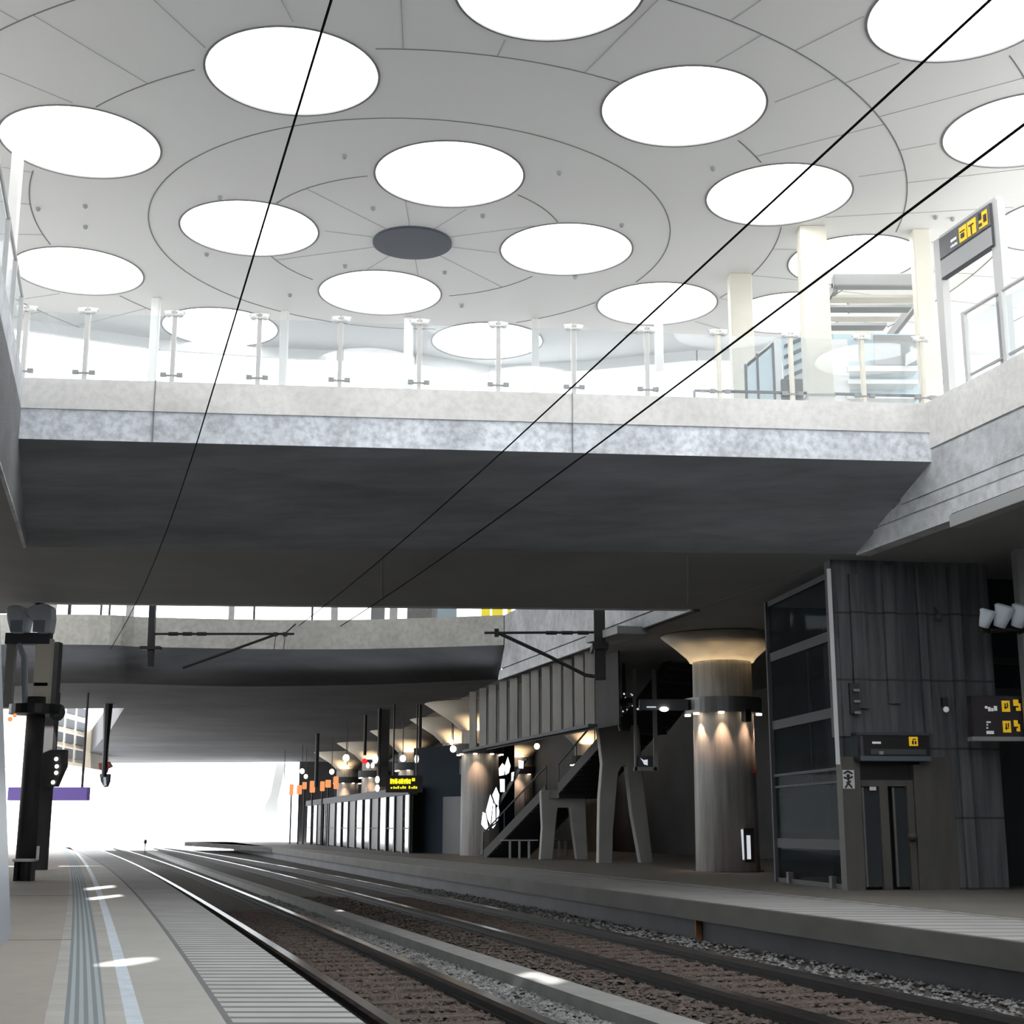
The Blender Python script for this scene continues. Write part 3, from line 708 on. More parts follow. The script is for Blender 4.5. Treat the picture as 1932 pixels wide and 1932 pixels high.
for k in range(5): sgbox(mk, .24 + k * .028, .258 + k * .028, 11.40, 11.44 + (k % 2) * .01, .055)
build('lettering', mk, m_signw, sg)
t = thing('deck_railing', (*rp(22, -.1), ZT), 'frosted glass railing with white posts along the right deck edge', 'railing')
ry = [14, 15.6, 17.2, 18.8, 20.4, 21.75, 22.9, 24.0]
for y in ry:
    build('post', MB().box((*rp(y, -.1), ZT + .68), (.08, .09, 1.36), R(15)), m_pgrey, t)
for a, b in zip(ry[:-1], ry[1:]):
    build('glass_pane', MB().wall(rp(b - .08, -.1), rp(a + .08, -.1), ZT + .12, ZT + 1.2, .02), m_glass, t)
    build('bottom_rail', MB().wall(rp(b - .08, -.08), rp(a + .08, -.08), ZT + .16, ZT + .2, .04), m_grey, t)
build('handrail', MB().tube([(*rp(14, -.1), ZT + 1.34), (*rp(24, -.1), ZT + 1.34)], .035, 8), m_pgrey, t)
t = thing('deck_railing', (*lp(20, -.1), ZT), 'white railing along the left deck edge at the picture border', 'railing')
ry = [12, 14, 16, 18, 20, 21.6, 23.2]
for y in ry: build('post', MB().box((*lp(y, -.1), ZT + .68), (.07, .09, 1.36), R(15)), m_pgrey, t)
for a, b in zip(ry[:-1], ry[1:]): build('glass_pane', MB().wall(lp(a + .06, -.1), lp(b - .06, -.1), ZT + .1, ZT + 1.2, .02), m_glass, t)
build('handrail', MB().tube([(*lp(12, -.1), ZT + 1.34), (*lp(23.2, -.1), ZT + 1.34)], .035, 8), m_pgrey, t)
# pale light trough hanging under the right deck
def trough(x0, y0, x1, y1, z, wd, label):
    a, b = on_z(x0, y0, z), on_z(x1, y1, z)
    t = thing('light_trough', ((a.x + b.x) / 2, (a.y + b.y) / 2, z), label, 'light trough')
    d = (b - a).normalized(); nn = Vector((d.y, -d.x, 0)) * wd
    build('body', MB().prism([a, b, b + nn, a + nn], (0, 0, .22)), m_grey, t, bevel=.01)
    build('hanger', MB().prism([a + nn * .2 + Vector((0, 0, .22)), b + nn * .2 + Vector((0, 0, .22)), b + nn * .8 + Vector((0, 0, .22)), a + nn * .8 + Vector((0, 0, .22))], (0, 0, ZS - z - .22)), m_black, t)
trough(1816, 997, 2060, 908, 6.25, .25, 'long grey trough under the right deck at the picture edge')
trough(1160, 1216, 1222, 1198, 6.28, .9, 'pale edged box hanging under the deck left of the lit column')
# ---------------------------------------------------------------- lit round column and its relatives
def spot(parent, loc, target, energy, col, size=70, blend=.8, rad=.05):
    l = bpy.data.lights.new('lamp_light', 'SPOT'); l.energy = energy; l.color = col; l.spot_size = R(size); l.spot_blend = blend; l.shadow_soft_size = rad
    o = bpy.data.objects.new('lamp_light', l); COL.objects.link(o); o.parent = parent
    o.location = Vector(loc) - parent.location
    o.rotation_euler = (Vector(target) - Vector(loc)).to_track_quat('-Z', 'Y').to_euler()
def round_column(x, y, r, label, near=False, ring_z=(4.3, 4.72), cap=2.2, flare_z=5.75, n_lamp=8, light=True):
    t = thing('round_column', (x, y, 0), label, 'column')
    build('shaft', MB().lathe([(r, 0), (r * .94, flare_z)], (x, y, 0), 40), m_colc, t, smooth=True)
    build('capital', MB().lathe([(r * 1.02, flare_z), (r * 1.12, flare_z + .12), (r * 1.5, flare_z + .42), (r * cap, ZS - .02)], (x, y, 0), 40), m_capit, t, smooth=True)
    if near: build('plinth', MB().lathe([(r * 1.12, 0), (r * 1.12, .02)], (x, y, 0), 40), m_dgrey, t)
    ro = r * 1.22
    rg = build('lamp_ring', MB().lathe([(r * 1.0, ring_z[0]), (ro, ring_z[0]), (ro, ring_z[1]), (r * 1.0, ring_z[1])], (x, y, 0), 40, True), m_dgrey if not near else m_steeld, t)
    for k in range(n_lamp):
        a = -math.pi / 2 + (k - .25) * 2 * math.pi / n_lamp
        lx, ly = x + math.cos(a) * r * 1.13, y + math.sin(a) * r * 1.13
        build('lamp', MB().lathe([(.085, -.05), (.085, 0)], (lx, ly, ring_z[0]), 12), m_warm, rg)
        if near and math.sin(a) < .35 and light:
            spot(t, (lx, ly, ring_z[0] - .07), (x + math.cos(a) * r * .95, y + math.sin(a) * r * .95, 1.6), LAMP, (1, .62, .40), 60)
            spot(t, (lx, ly, ring_z[1] + .06), (x + math.cos(a) * r * 1.02, y + math.sin(a) * r * 1.02, 7.5), LAMP * .9, (1, .78, .5), 55)
        elif not near and light and k == 0:
            spot(t, (x + math.cos(a) * r * 1.25, y + math.sin(a) * r * 1.25, ring_z[1] + .06), (x, y - r * 1.4, 8), LAMP * 2, (1, .74, .48), 110)
            spot(t, (x + math.cos(a) * r * 1.25, y + math.sin(a) * r * 1.25, ring_z[0] - .06), (x, y - r * 1.2, 0), LAMP, (1, .62, .40), 90)
    return t
LAMP = 55
m_capit = M('pale_cast_capital', (.55, .49, .40), .7, var=.08, scale=.7)
C1 = (5.95, 40.6)
round_column(C1[0], C1[1], .88, 'big round concrete column with lamp ring left of the glass lift', True, cap=1.95)
lab = ['round column with lamp ring behind the stair foot', 'round column with a flared warm lit head behind the navy block',
       'round column with flared head above the mirrored shelter', 'round column with flared head near the far end of the shelter', 'farthest round column beside the daylight at the platform end']
for (x, y), l, lit in zip([(-1.4, 63.5), (-2.7, 73.0), (-5.6, 82.0), (-8.9, 94.0), (-12.0, 106.0)], lab, (1, 1, 1, 1, 1)):
    round_column(x, y, .85, l, cap=2.9, flare_z=5.3, light=bool(lit))
# back row
for (x, y), l in zip([(4.0, 74), (0.5, 88), (10.5, 60)], ('round column in the dark back row, left one', 'round column in the dark back row, farthest one', 'round column in the dark back row behind the big one')):
    round_column(x, y, .85, l, cap=3.0, flare_z=5.3)
# things mounted on the big column
bY = C1[1] - .80
t = thing('emergency_case', (on_y(1410, 1625, bY).x, bY, 0.55), 'black wall case with two white tubes on the big column', 'case')
build('case', MB().rect(1397, 1563, 1423, 1627, (0, bY), (1, 0), .2), m_black, t)
build('tube', MB().rect(1398, 1565, 1403, 1622, (0, bY), (1, 0), .05, .03), m_paleglow, t)
build('tube', MB().rect(1409, 1576, 1416, 1621, (0, bY), (1, 0), .05, .03), m_paleglow, t)
p = on_y(1421, 1456, bY + .3)
tag(build('alarm_beacon', MB().box((p.x, p.y + .15, p.z), (.22, .35, .09)), m_red), 'small red beacon on the right side of the big column', 'beacon')
p = on_y(1408, 1350, bY - .15)
t = thing('column_speaker', p, 'small dark loudspeaker under the lamp ring of the big column', 'loudspeaker')
build('box', MB().box(p, (.18, .22, .34), .4), m_black, t); build('bracket', MB().tube([p, (p.x, p.y + .25, p.z + .3)], .025, 6), m_black, t)
# bar reaching left from the ring with a white lamp
a, b = on_y(1206, 1330, 40.2), on_y(1298, 1330, 40.2)
t = thing('lamp_bar', b, 'dark horizontal bar with a white lamp reaching left from the big column', 'lamp bar')
build('bar', MB().box(((a.x + b.x) / 2, 40.2, a.z), (b.x - a.x, .18, .3)), m_dgrey, t)
p = on_y(1253, 1338, 40.05); build('lamp', MB().ball(p, .13, (1, .6, .55)), m_cool, t)
p = on_y(1229, 1334, 40.05); build('lamp', MB().box((p.x, p.y, p.z), (.26, .05, .03)), m_paleglow, t)
# camera cluster hanging on the tall leg column
p = on_y(1178, 1345, 47.5)
t = thing('camera_cluster', p, 'tangle of small dark cameras with glints as glowing dots above the tall leg column', 'camera')
b = MB(); rnd = random.Random(5)
for k in range(14): b.box((p.x + rnd.uniform(-.4, .45), p.y + rnd.uniform(-.15, .15), p.z + rnd.uniform(-.1, .55)), (rnd.uniform(.1, .25), .2, rnd.uniform(.08, .2)), rnd.uniform(-.5, .5))
b.tube([(p.x, p.y, p.z - .3), (p.x, p.y, 6.5)], .06, 6); build('body', b, m_black, t)
b = MB()
for k in range(16): build('lens', MB().ball((p.x + rnd.uniform(-.45, .5), p.y - .27, p.z + rnd.uniform(-.15, .6)), rnd.uniform(.015, .04), n=6), m_paleglow, t)  # glints on the glass made as small glowing balls
q = on_y(1178, 1365, 47.4); build('hood', MB().lathe([(.18, -.25), (.3, .2)], q, 12), m_black, t)

# ---------------------------------------------------------------- leg columns and stairs
BA = (3.87, 50.2); dA = (1, .08)
big = [(1129, 1632), (1131, 1504), (1136, 1442), (1131, 1395), (1124, 1345), (1119, 1283), (1119, 1276), (1153, 1276), (1152, 1300), (1156, 1342), (1170, 1368), (1188, 1350), (1200, 1345), (1207, 1379), (1212, 1451), (1218, 1504),
       (1232, 1627), (1209, 1629), (1192, 1535), (1184, 1466), (1182, 1445), (1173, 1446), (1167, 1457), (1157, 1566), (1156, 1632)]
tag(build('leg_column', MB().outline(big, BA, dA, .6), m_legc, bevel=.03), 'tall grey concrete column on two splayed legs under the stair', 'column')
BS = (1.96, 55.05)
small = [(1019, 1622), (1023, 1560), (1020, 1494), (1022, 1490), (1103, 1490), (1105, 1500), (1107, 1560), (1110, 1622), (1088, 1622), (1076, 1535), (1074, 1524), (1053, 1524), (1051, 1535), (1043, 1622)]
tag(build('leg_column', MB().outline(small, BS, (1, .08), .6), m_legc, bevel=.03), 'short grey concrete trestle column carrying the stair landing', 'column')
t = thing('staircase', (-1.1, 59, 0), 'dark open staircase climbing from the right platform to the deck', 'staircase')
SW = Vector((.84, .54))
def flight(a, b, n):
    a, b = Vector(a), Vector(b); d = (b - a) / n; w3 = Vector((SW.x, SW.y, 0)) * 1.9
    st = MB()
    for k in range(n):
        p = a + d * k; h = Vector((d.x, d.y, 0)); st.prism([p, p + h, p + h + w3, p + w3], (0, 0, d.z))
        st.prism([p + Vector((0, 0, -.12)), p + h + Vector((0, 0, -.12)), p + h + w3 + Vector((0, 0, -.12)), p + w3 + Vector((0, 0, -.12))], (0, 0, .12)) if False else None
    build('flight', st, m_treads, t)
    for o in (-.05, 1.9):
        q = Vector((SW.x, SW.y, 0)) * o
        build('stringer', MB().prism([a + q + Vector((0, 0, -.12)), b + q + Vector((0, 0, -.12)), b + q + Vector((0, 0, .28)), a + q + Vector((0, 0, .28))], (SW.x * .08, SW.y * .08, 0)), m_strg, t)
m_treads = M('dark_stair_treads', (.05, .05, .052), .6); m_strg = M('stair_stringer', (.075, .075, .072), .7, spec=.2)
flight((-1.1, 59, 0), (1.3, 55.2, 2.45), 14)
flight((1.75, 54.4, 2.5), (3.6, 50.9, 4.6), 12)
flight((3.9, 50.2, 4.65), (5.2, 46.8, 6.45), 10)
build('landing', MB().prism([(1.3, 55.2, 2.25), (1.75, 54.4, 2.25), (1.75 + SW.x * 1.9, 54.4 + SW.y * 1.9, 2.25), (1.3 + SW.x * 1.9, 55.2 + SW.y * 1.9, 2.25)], (0, 0, .25)), m_strg, t)
build('landing', MB().prism([(3.6, 50.9, 4.4), (3.9, 50.2, 4.4), (3.9 + SW.x * 1.9, 50.2 + SW.y * 1.9, 4.4), (3.6 + SW.x * 1.9, 50.9 + SW.y * 1.9, 4.4)], (0, 0, .25)), m_strg, t)
for a, b in (((-1.1, 59, 1.0), (1.3, 55.2, 3.45)), ((1.75, 54.4, 3.5), (3.6, 50.9, 5.6))):
    build('handrail', MB().tube([a, b], .035, 6), m_dgrey, t)
    for k in range(4):
        q = Vector(a).lerp(Vector(b), k / 3); build('baluster', MB().tube([q, q - Vector((0, 0, .95))], .02, 6), m_dgrey, t)
# stair foot balustrade: its bright reflections shaped as mirror slivers
bb = thing('balustrade_glare', (-1.4, 59.2, 0), 'white reflections on the stair foot balustrade, shaped as mirror slivers', 'balustrade')
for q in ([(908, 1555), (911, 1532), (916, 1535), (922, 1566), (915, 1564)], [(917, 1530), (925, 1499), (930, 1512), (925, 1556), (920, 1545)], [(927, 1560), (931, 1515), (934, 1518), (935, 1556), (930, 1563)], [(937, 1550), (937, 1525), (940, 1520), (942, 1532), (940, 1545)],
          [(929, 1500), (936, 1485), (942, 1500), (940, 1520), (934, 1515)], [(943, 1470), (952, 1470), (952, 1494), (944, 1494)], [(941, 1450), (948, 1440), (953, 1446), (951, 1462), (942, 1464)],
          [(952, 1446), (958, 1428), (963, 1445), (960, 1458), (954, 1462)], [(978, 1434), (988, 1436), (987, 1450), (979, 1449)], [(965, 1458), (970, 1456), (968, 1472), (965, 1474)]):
    build('pane', MB().outline(q, (-1.3, 59.2), (.66, -.75), .03), M('glare_sliver', (.9, .9, .93), .12, .9), bb)
build('frame', MB().outline([(906, 1612), (908, 1565), (990, 1428), (994, 1432), (912, 1570), (911, 1612)], (-1.3, 59.3), (.66, -.75), .05), m_black, bb)
m_slat = M('weathered_grey_slat', (.42, .41, .38), .7, var=.2, scale=1, stretch=(2, 2, .4))
# slatted screen below the deck edge
t = thing('slatted_screen', (*rc(.7, -.1), 4.25), 'row of tall grey vertical slats hanging below the deck edge over the stair', 'screen')
d = (RD - RC).normalized(); angS = math.atan2(d.y, d.x)
for i, px in enumerate((893, 912, 930, 950, 970, 993, 1010, 1031, 1052, 1073, 1094, 1114)):
    p = on_plane(px, 1330, rc(.5, -.35), d)
    build('slat', MB().box((p.x, p.y, 5.375), (.30, .10, 2.25), -.35), m_slat, t, bevel=.01)
a, b = on_plane(880, 1330, rc(.5, -.35), d), on_plane(1118, 1330, rc(.5, -.35), d)
build('bottom_rail', MB().wall((b.x, b.y), (a.x, a.y), 4.15, 4.25, .3, -.15), m_dgrey, t)
build('backing', MB().wall((b.x, b.y), (a.x, a.y), 4.25, 6.5, .05, -.9), m_dark, t)
p = on_plane(908, 1340, rc(.5, -.35), d)
t = thing('wall_lamp', (p.x + .5, p.y + .8, 5.1), 'pale yellow tube lamp glowing behind the leftmost slats', 'lamp')
build('tube', MB().tube([(p.x + .45, p.y + .45, 4.5), (p.x + .45, p.y + .45, 5.1)], .05, 8), emis('yellowish_tube', (1, .85, .45), 1.6), t)
build('bracket', MB().tube([(p.x + .45, p.y + .45, 5.1), (p.x + .45, p.y + .45, 6.5)], .02, 6), m_black, t)
# hanging display case right of the tall leg column
bc = (0, 47.0)
t = thing('display_case', on_y(1218, 1350, 47.0), 'tall grey open frame with a small screen hanging right of the leg column', 'case')
for x0, y0, x1, y1 in ((1196, 1290, 1201, 1455), (1232, 1290, 1240, 1455), (1196, 1447, 1240, 1454)): build('frame_bar', MB().rect(x0, y0 if y0 > 1400 else 1262, x1, y1, bc, (1, 0), .12), m_grey, t)
build('screen', MB().rect(1201, 1427, 1232, 1447, bc, (1, 0), .06), m_dgrey, t)
build('picture', MB().outline([(1208, 1430), (1214, 1434), (1222, 1433), (1222, 1444), (1215, 1442), (1213, 1437)], (0, 46.98), (1, 0), .02), m_paleglow, t)
# benches on the right platform
def bench(a, b, label, ygl):
    a, b = on_z(*a, 0), on_z(*b, 0); t = thing('bench', (a + b) / 2, label, 'bench'); d = (b - a).normalized(); nn = Vector((-d.y, d.x, 0)) * .45
    up = Vector((0, 0, .66)); build('seat', MB().prism([a + up, b + up, b + up + nn, a + up + nn], (0, 0, .06)), m_benchm, t, bevel=.015)
    for k in (.25, .5, .75):
        q = a.lerp(b, k) + nn * .5; build('leg', MB().box((q.x, q.y, .33), (.09, .3, .66)), m_benchm, t)
m_benchm = M('bench_metal', (.33, .33, .34), .4, .4)
bench((944, 1620), (1016, 1620), 'simple metal bench on three legs left of the short trestle column', 0)
bench((1036, 1617), (1088, 1616), 'metal bench seen between the legs of the short trestle column', 0)
# ---------------------------------------------------------------- glass lift, concrete shaft wall, doors
K, K2 = Vector((6.5, 28.6)), Vector((5.9, 33.0))
dF = Vector((.99, .135)).normalized()
t = thing('glass_lift', (*K, 0), 'tall dark glass lift shaft beside the concrete wall', 'lift')
dK = (K2 - K).normalized(); nK = Vector((-dK.y, dK.x))
LH = 6.3
for k, (u, wpost) in enumerate(((0, .16), (1, .16))):
    p = K + (K2 - K) * u; build('corner_post', MB().box((p.x + .03, p.y + (.12 if u == 0 else 0), LH / 2), (.1, wpost, LH)), m_dgrey, t)
for z0, z1, mt in ((.75, .95, m_dgrey), (2.05, 2.1, m_dgrey), (2.3, 2.36, m_dgrey), (3.35, 3.55, m_dgrey), (4.9, 5.1, m_dgrey), (LH - .12, LH, m_dgrey), (0, .1, m_dgrey)):
    build('cross_rail', MB().wall(K2, K, z0, z1, .07, .02), mt, t)
build('glass_wall', MB().wall(K2, K, .1, LH - .12, .025, .05), m_glassd, t)
q = K2 + dF * 2.0
build('glass_wall', MB().wall((q.x, q.y), K2, .1, LH - .12, .025, .05), m_glassd, t)
m = K.lerp(K2, .45); build('mullion', MB().wall(m + dK * .04, m - dK * .04, 2.1, 4.9, .05, .09), m_dgrey, t)
q = K + dF * 2 + dK * 2
build('lift_car', MB().box((q.x - .6, q.y, 1.3), (1.2, 1.8, 2.3), .13), m_navy, t)
for s in (.2, .8):
    p = K2.lerp(K, s); build('foot', MB().box((p.x + .1, p.y, .12), (.25, .25, .24)), m_steel, t)
p = K + Vector((-.09, -.06))
tag(build('corner_pole', MB().box((p.x, p.y, 2.45 + 1.9), (.07, .07, 3.9)), m_paper), 'slim bright white pole up the near corner of the glass lift', 'pole')
tag(build('corner_bracket', MB().box((p.x - .05, p.y + .12, 5.75), (.3, .2, .25)), m_steel), 'small pale bracket near the top of the white pole', 'bracket') if False else None
def FR(x0, y0, x1, y1, th, off=0): return MB().rect(x0, y0, x1, y1, (K.x, K.y), dF, th, off)
wt = 6.5
def fp(px): return on_plane(px, 1600, (K.x, K.y), dF)
# concrete wall: upper part, and jambs to the floor
def fw(px0, px1, z0, z1, th, off, name, mat, parent=None, **k):
    a, b = fp(px0), fp(px1); mbx = MB().wall((a.x, a.y), (b.x, b.y), z0, z1, th, -off)
    return struct(name, mbx, mat) if parent is None else build(name, mbx, mat, parent, **k)
fw(1592, 1872, 2.95, wt, .35, 0, 'wall_lift', m_wallc)
fw(1742, 1872, 0, 2.95, .35, 0, 'wall_lift', m_wallc)
for px0, px1, z0, z1 in ((1625, 1652, 3.5, 6.2), (1690, 1712, 3.6, 6.4), (1756, 1770, 3.0, 6.4), (1818, 1838, 0, 6.4)):
    fw(px0, px1, z0, z1, .12, .10, 'trim_%d' % (20 + int(px0 % 10)), m_wallc)
struct('wall_lift', MB().wall((fp(1872).x, fp(1872).y), (fp(1872).x - 1.2, fp(1872).y + 9), 0, wt, .3, -.3), m_wallc)
t = thing('lift_entrance', (*K, 0), 'steel framed lift entrance with two dark glass doors', 'lift door')
fw(1593, 1628, 0, 2.55, .3, .06, 'side_panel', m_steel, t)
fw(1728, 1742, 0, 2.40, .3, .10, 'rounded_jamb', m_steel, t)
fw(1742, 1803, 0, 2.55, .1, .06, 'side_panel', m_steel, t)
fw(1628, 1742, 2.1, 2.95, .1, -.1, 'dark_head', m_black, t)
fw(1630, 1728, 1.98, 2.10, .12, .02, 'door_head', m_steel, t)
fw(1630, 1728, 0, 1.98, .04, -.24, 'dark_inside', m_black, t)
for a, b, nm in ((1632, 1664, 'door'), (1690, 1722, 'door')):
    dd = fw(a, b, .06, 1.96, .03, -.06, nm, M('lift_door_glass', (.045, .052, .058), .15), t)
    fw(a, a + 4, .06, 1.96, .05, -.02, 'door_edge', m_steeld, dd)
fw(1664, 1680, 0, 1.98, .12, .02, 'door_post', m_steel, t)
fw(1716, 1728, 0, 2.1, .12, .03, 'door_post', m_steel, t)
p = fp(1719); build('call_button', MB().ball((p.x, p.y - .12, 1.02), .09), m_steel, t)
fw(1646, 1658, 1.90, 1.97, .02, .03, 'notice', m_paper, t)
# poster with a sketched figure on the left steel panel
p0 = fp(1594); p1 = fp(1615)
t = thing('notice_poster', (p0.x, p0.y - .08, 1.9), 'white poster with a scribbled dark figure left of the lift doors', 'poster')
fw(1594, 1616, 1.93, 2.29, .01, .075, 'sheet', m_paper, t)
f = MB(); cx = (fp(1594) + fp(1616)) / 2
def stroke(a, b, r=.018): f.tube([(cx.x + a[0] * dF.x, cx.y - .09 + a[0] * dF.y, a[1]), (cx.x + b[0] * dF.x, cx.y - .09 + b[0] * dF.y, b[1])], r, 5)
for a, b in (((-.09, 2.15), (0, 2.12)), ((0, 2.12), (.09, 2.16)), ((0, 2.12), (0, 2.04)), ((0, 2.04), (-.07, 1.95)), ((0, 2.04), (.07, 1.95)), ((-.09, 2.22), (0, 2.27)), ((0, 2.27), (.09, 2.22)), ((-.04, 2.04), (.05, 2.07))): stroke(a, b)
f.ball((cx.x, cx.y - .09, 2.18), .035, n=8); build('sketch', f, m_black, t)
# sign over the lift doors
t = thing('lift_sign', (*K, 2.9), 'dark box sign with one yellow pictogram above the lift doors', 'sign')
def lf(x0, y0, x1, y1, th, off, name, mat, parent=t): return build(name, FR(x0, y0, x1, y1, th, off), mat, parent)
lf(1607, 1386, 1742, 1436, .35, .3, 'case', m_black)
lf(1605, 1384, 1744, 1389, .36, .33, 'top_edge', m_dgrey); lf(1612, 1428, 1744, 1437, .36, .34, 'bottom_edge', M('blue_grey_edge', (.10, .13, .16), .5))
lf(1612, 1390, 1617, 1428, .03, .33, 'end_edge', m_dgrey)
pk = lf(1703, 1392, 1719, 1409, .02, .33, 'pictogram', m_yellow)
lf(1709, 1396, 1715, 1398, .01, .34, 'symbol', m_black, pk); lf(1708, 1399, 1711, 1406, .01, .34, 'symbol', m_black, pk); lf(1713, 1400, 1716, 1406, .01, .34, 'symbol', m_black, pk)
lf(1634, 1401, 1650, 1405, .01, .33, 'lettering', m_signw)
lf(1632, 1415, 1735, 1425, .02, .32, 'display_strip', m_dgrey); lf(1647, 1419, 1655, 1425, .01, .33, 'lettering', m_grey)
p = on_plane(1764, 1148, (K.x, K.y), dF)
t = thing('security_camera', p, 'small camera with pale arm high on the concrete lift wall', 'camera')
build('arm', MB().tube([(p.x, p.y, p.z), (p.x, p.y - .2, p.z - .12)], .03, 6), m_steel, t); build('body', MB().ball((p.x, p.y - .22, p.z - .2), .08), m_steel, t)
p = on_plane(1780, 1335, (K.x, K.y), dF)
t = thing('security_camera', p, 'small camera on the concrete wall right of the lift sign', 'camera')
build('arm', MB().box((p.x, p.y - .08, p.z + .1), (.1, .16, .18)), m_black, t); build('body', MB().ball((p.x, p.y - .17, p.z - .05), .06), m_signw, t)
p = on_plane(1610, 1318, (K.x, K.y), dF)
t = thing('sensor_bracket', p, 'dark bracket with small sensors left above the lift sign', 'bracket')
build('plate', MB().box((p.x, p.y - .06, p.z), (.18, .12, .6)), m_black, t)
for k in range(3): build('sensor', MB().box((p.x + .03, p.y - .15, p.z + .15 - k * .22), (.12, .08, .05)), m_steeld, t)
# dark room right of the wall
a = fp(1866)
struct('wall_far_right', MB().wall((a.x + .02, a.y + 1.8), (a.x + 4, a.y + 2.3), 0, wt, .2), m_navy)
struct('door_1', MB().wall((a.x + .55, a.y + 1.75), (a.x + 1.6, a.y + 1.88), 0, 4.1, .06, -.02), M('dark_door', (.028, .034, .04), .4))
struct('trim_30', MB().wall((a.x + .02, a.y + 1.5), (a.x + 3, a.y + 1.9), 4.6, 4.75, .1), m_black)
q = on_y(1929, 1200, 27.6)
tag(build('platform_pole', MB().box((q.x + .12, q.y, 3.25), (.34, .3, 6.5)), m_grey), 'grey square pole at the right picture edge under the deck', 'pole')
# departure sign near the right edge
bD = (0, 27.0); dD = (1, .09)
t = thing('departure_sign', on_plane(1890, 1395, bD, dD), 'dark platform sign with four yellow pictograms at the right edge', 'sign')
build('case', MB().rect(1835, 1313, 1960, 1392, bD, dD, .22), M('sign_black', (.045, .04, .05), .4), t)
build('bottom_edge', MB().rect(1834, 1390, 1960, 1398, bD, dD, .24, .02), m_grey, t)
def ds(x0, y0, x1, y1, name, mat, parent=t, o=.01): return build(name, MB().rect(x0, y0, x1, y1, bD, dD, .012, o), mat, parent)
for i, (x0, y0, x1, y1) in enumerate(((1890, 1322, 1905, 1343), (1912, 1320, 1925, 1341), (1892, 1360, 1907, 1382), (1913, 1359, 1924, 1380))):
    pk = ds(x0, y0, x1, y1, 'pictogram', m_yellow)
    if i % 2 == 0:
        ds(x0 + 5, y0 + 5, x0 + 7, y1 - 5, 'symbol', m_black, pk, .02); ds(x0 + 9, y0 + 4, x0 + 11, y0 + 12, 'symbol', m_black, pk, .02); ds(x0 + 4, y1 - 9, x1 - 4, y1 - 7, 'symbol', m_black, pk, .02)
    else:
        ds(x0 - 1, y1 - 9, x0 + 4, y1 + 1, 'symbol', m_black, pk, .02); ds(x1 - 4, y0 - 1, x1 + 1, y0 + 7, 'symbol', m_black, pk, .02); ds(x0 + 4, y0 + 12, x1 - 4, y0 + 15, 'symbol', m_black, pk, .02)
for x0, y0, x1, y1 in ((1858, 1332, 1863, 1337), (1864, 1334, 1869, 1342), (1870, 1336, 1874, 1342), (1875, 1332, 1881, 1341), (1861, 1361, 1869, 1364), (1861, 1366, 1864, 1369), (1861, 1372, 1864, 1375), (1861, 1379, 1875, 1385)):
    ds(x0, y0, x1, y1, 'lettering', m_signw)
for xx in (1842, 1925): build('hanger', MB().rect(xx, 1180 if xx < 1900 else 1180, xx + 3, 1313, bD, dD, .05, -.05), m_black, t) if False else None
pq = on_plane(1945, 1350, bD, dD); build('mount', MB().box((pq.x, pq.y + .35, pq.z), (.1, .5, .1)), m_black, t)
# horn loudspeakers on the right
bar = on_y(1930, 1188, 27.0)
t = thing('loudspeaker_cluster', bar, 'pale blue-grey horn loudspeakers on a bar at the right edge', 'loudspeaker')
build('bar', MB().tube([on_y(1852, 1190, 27.1), on_y(1940, 1186, 27.1), (on_y(1940, 1186, 27.1).x, 27.6, on_y(1940, 1186, 27.1).z)], .05, 8), m_black, t)
for x, y, s in ((1861, 1165, .8), (1892, 1160, 1.0), (1925, 1160, 1.0)):
    p = on_y(x, y, 26.9); hb = MB(); b0 = len(hb.v)
    hb.lathe([(.02, .20), (.15, .19), (.2, .15), (.17, .08), (.15, -.05), (.11, -.24), (.02, -.25)], (0, 0, 0), 20)
    rm = Matrix.Rotation(R(18), 3, 'X') @ Matrix.Rotation(R(14), 3, 'Y')
    hb.v = [tuple(p + rm @ (Vector(v) * s)) for v in hb.v]
    build('horn', hb, m_horn, t, smooth=True)
    build('bracket', MB().tube([(p.x + .05, p.y + .05, p.z - .15), (p.x + .1, 27.1, p.z - .26)], .03, 6), m_black, t)
# rust marker on the platform wall
y = 23.2; x = on_z(1316, 1760, -.4)
pr = None
for yy in [v * .05 + 10 for v in range(600)]:
    if abs((966 + FPX * (RE(yy) + .2) / (yy * cP + (-.6 - EYE) * sP)) - 1317) < 4: pr = yy; break
pr = pr or 23
tag(build('rust_marker', MB().box((RE(pr) + .19, pr, -.62), (.10, .12, .60)), m_rust), 'rust coloured upright strip on the right platform wall', 'marker')
# ---------------------------------------------------------------- mirrored shelter, navy block, display
sa, sb2 = Vector((-4.75, 68.2)), Vector((-15.0, 107))
t = thing('glazed_shelter', (*sa, 0), 'long mirrored glass shelter along the far right platform', 'shelter')
SHH = 3.0; dW = (sb2 - sa).normalized(); n = 15
build('roof_edge', MB().wall(sb2, sa, SHH - .32, SHH + .05, .45, -.1), m_dgrey, t)
rnd = random.Random(11)
bounds = [sa + (sb2 - sa) * (((i / n) ** 1.15)) for i in range(n + 1)]
dark_refl = {1, 4, 7, 10, 12}  # black panels among the mirrors stand in for dark reflections
for i in range(n):
    a, b = bounds[i] + dW * .12, bounds[i + 1] - dW * .12
    build('glass_panel', MB().wall(b, a, .05, SHH - .32, .04, rnd.uniform(0, .03)), m_black if i in dark_refl else (m_mirror if i % 3 else m_mirw), t)
    build('mullion', MB().wall(bounds[i] + dW * .14, bounds[i] - dW * .14, .0, SHH - .3, .14, -.06), m_black, t)
    if i % 2 == 0: build('cross_bar', MB().wall(b, a, 1.1, 1.16, .05, -.03), m_dgrey, t)
    if False: break
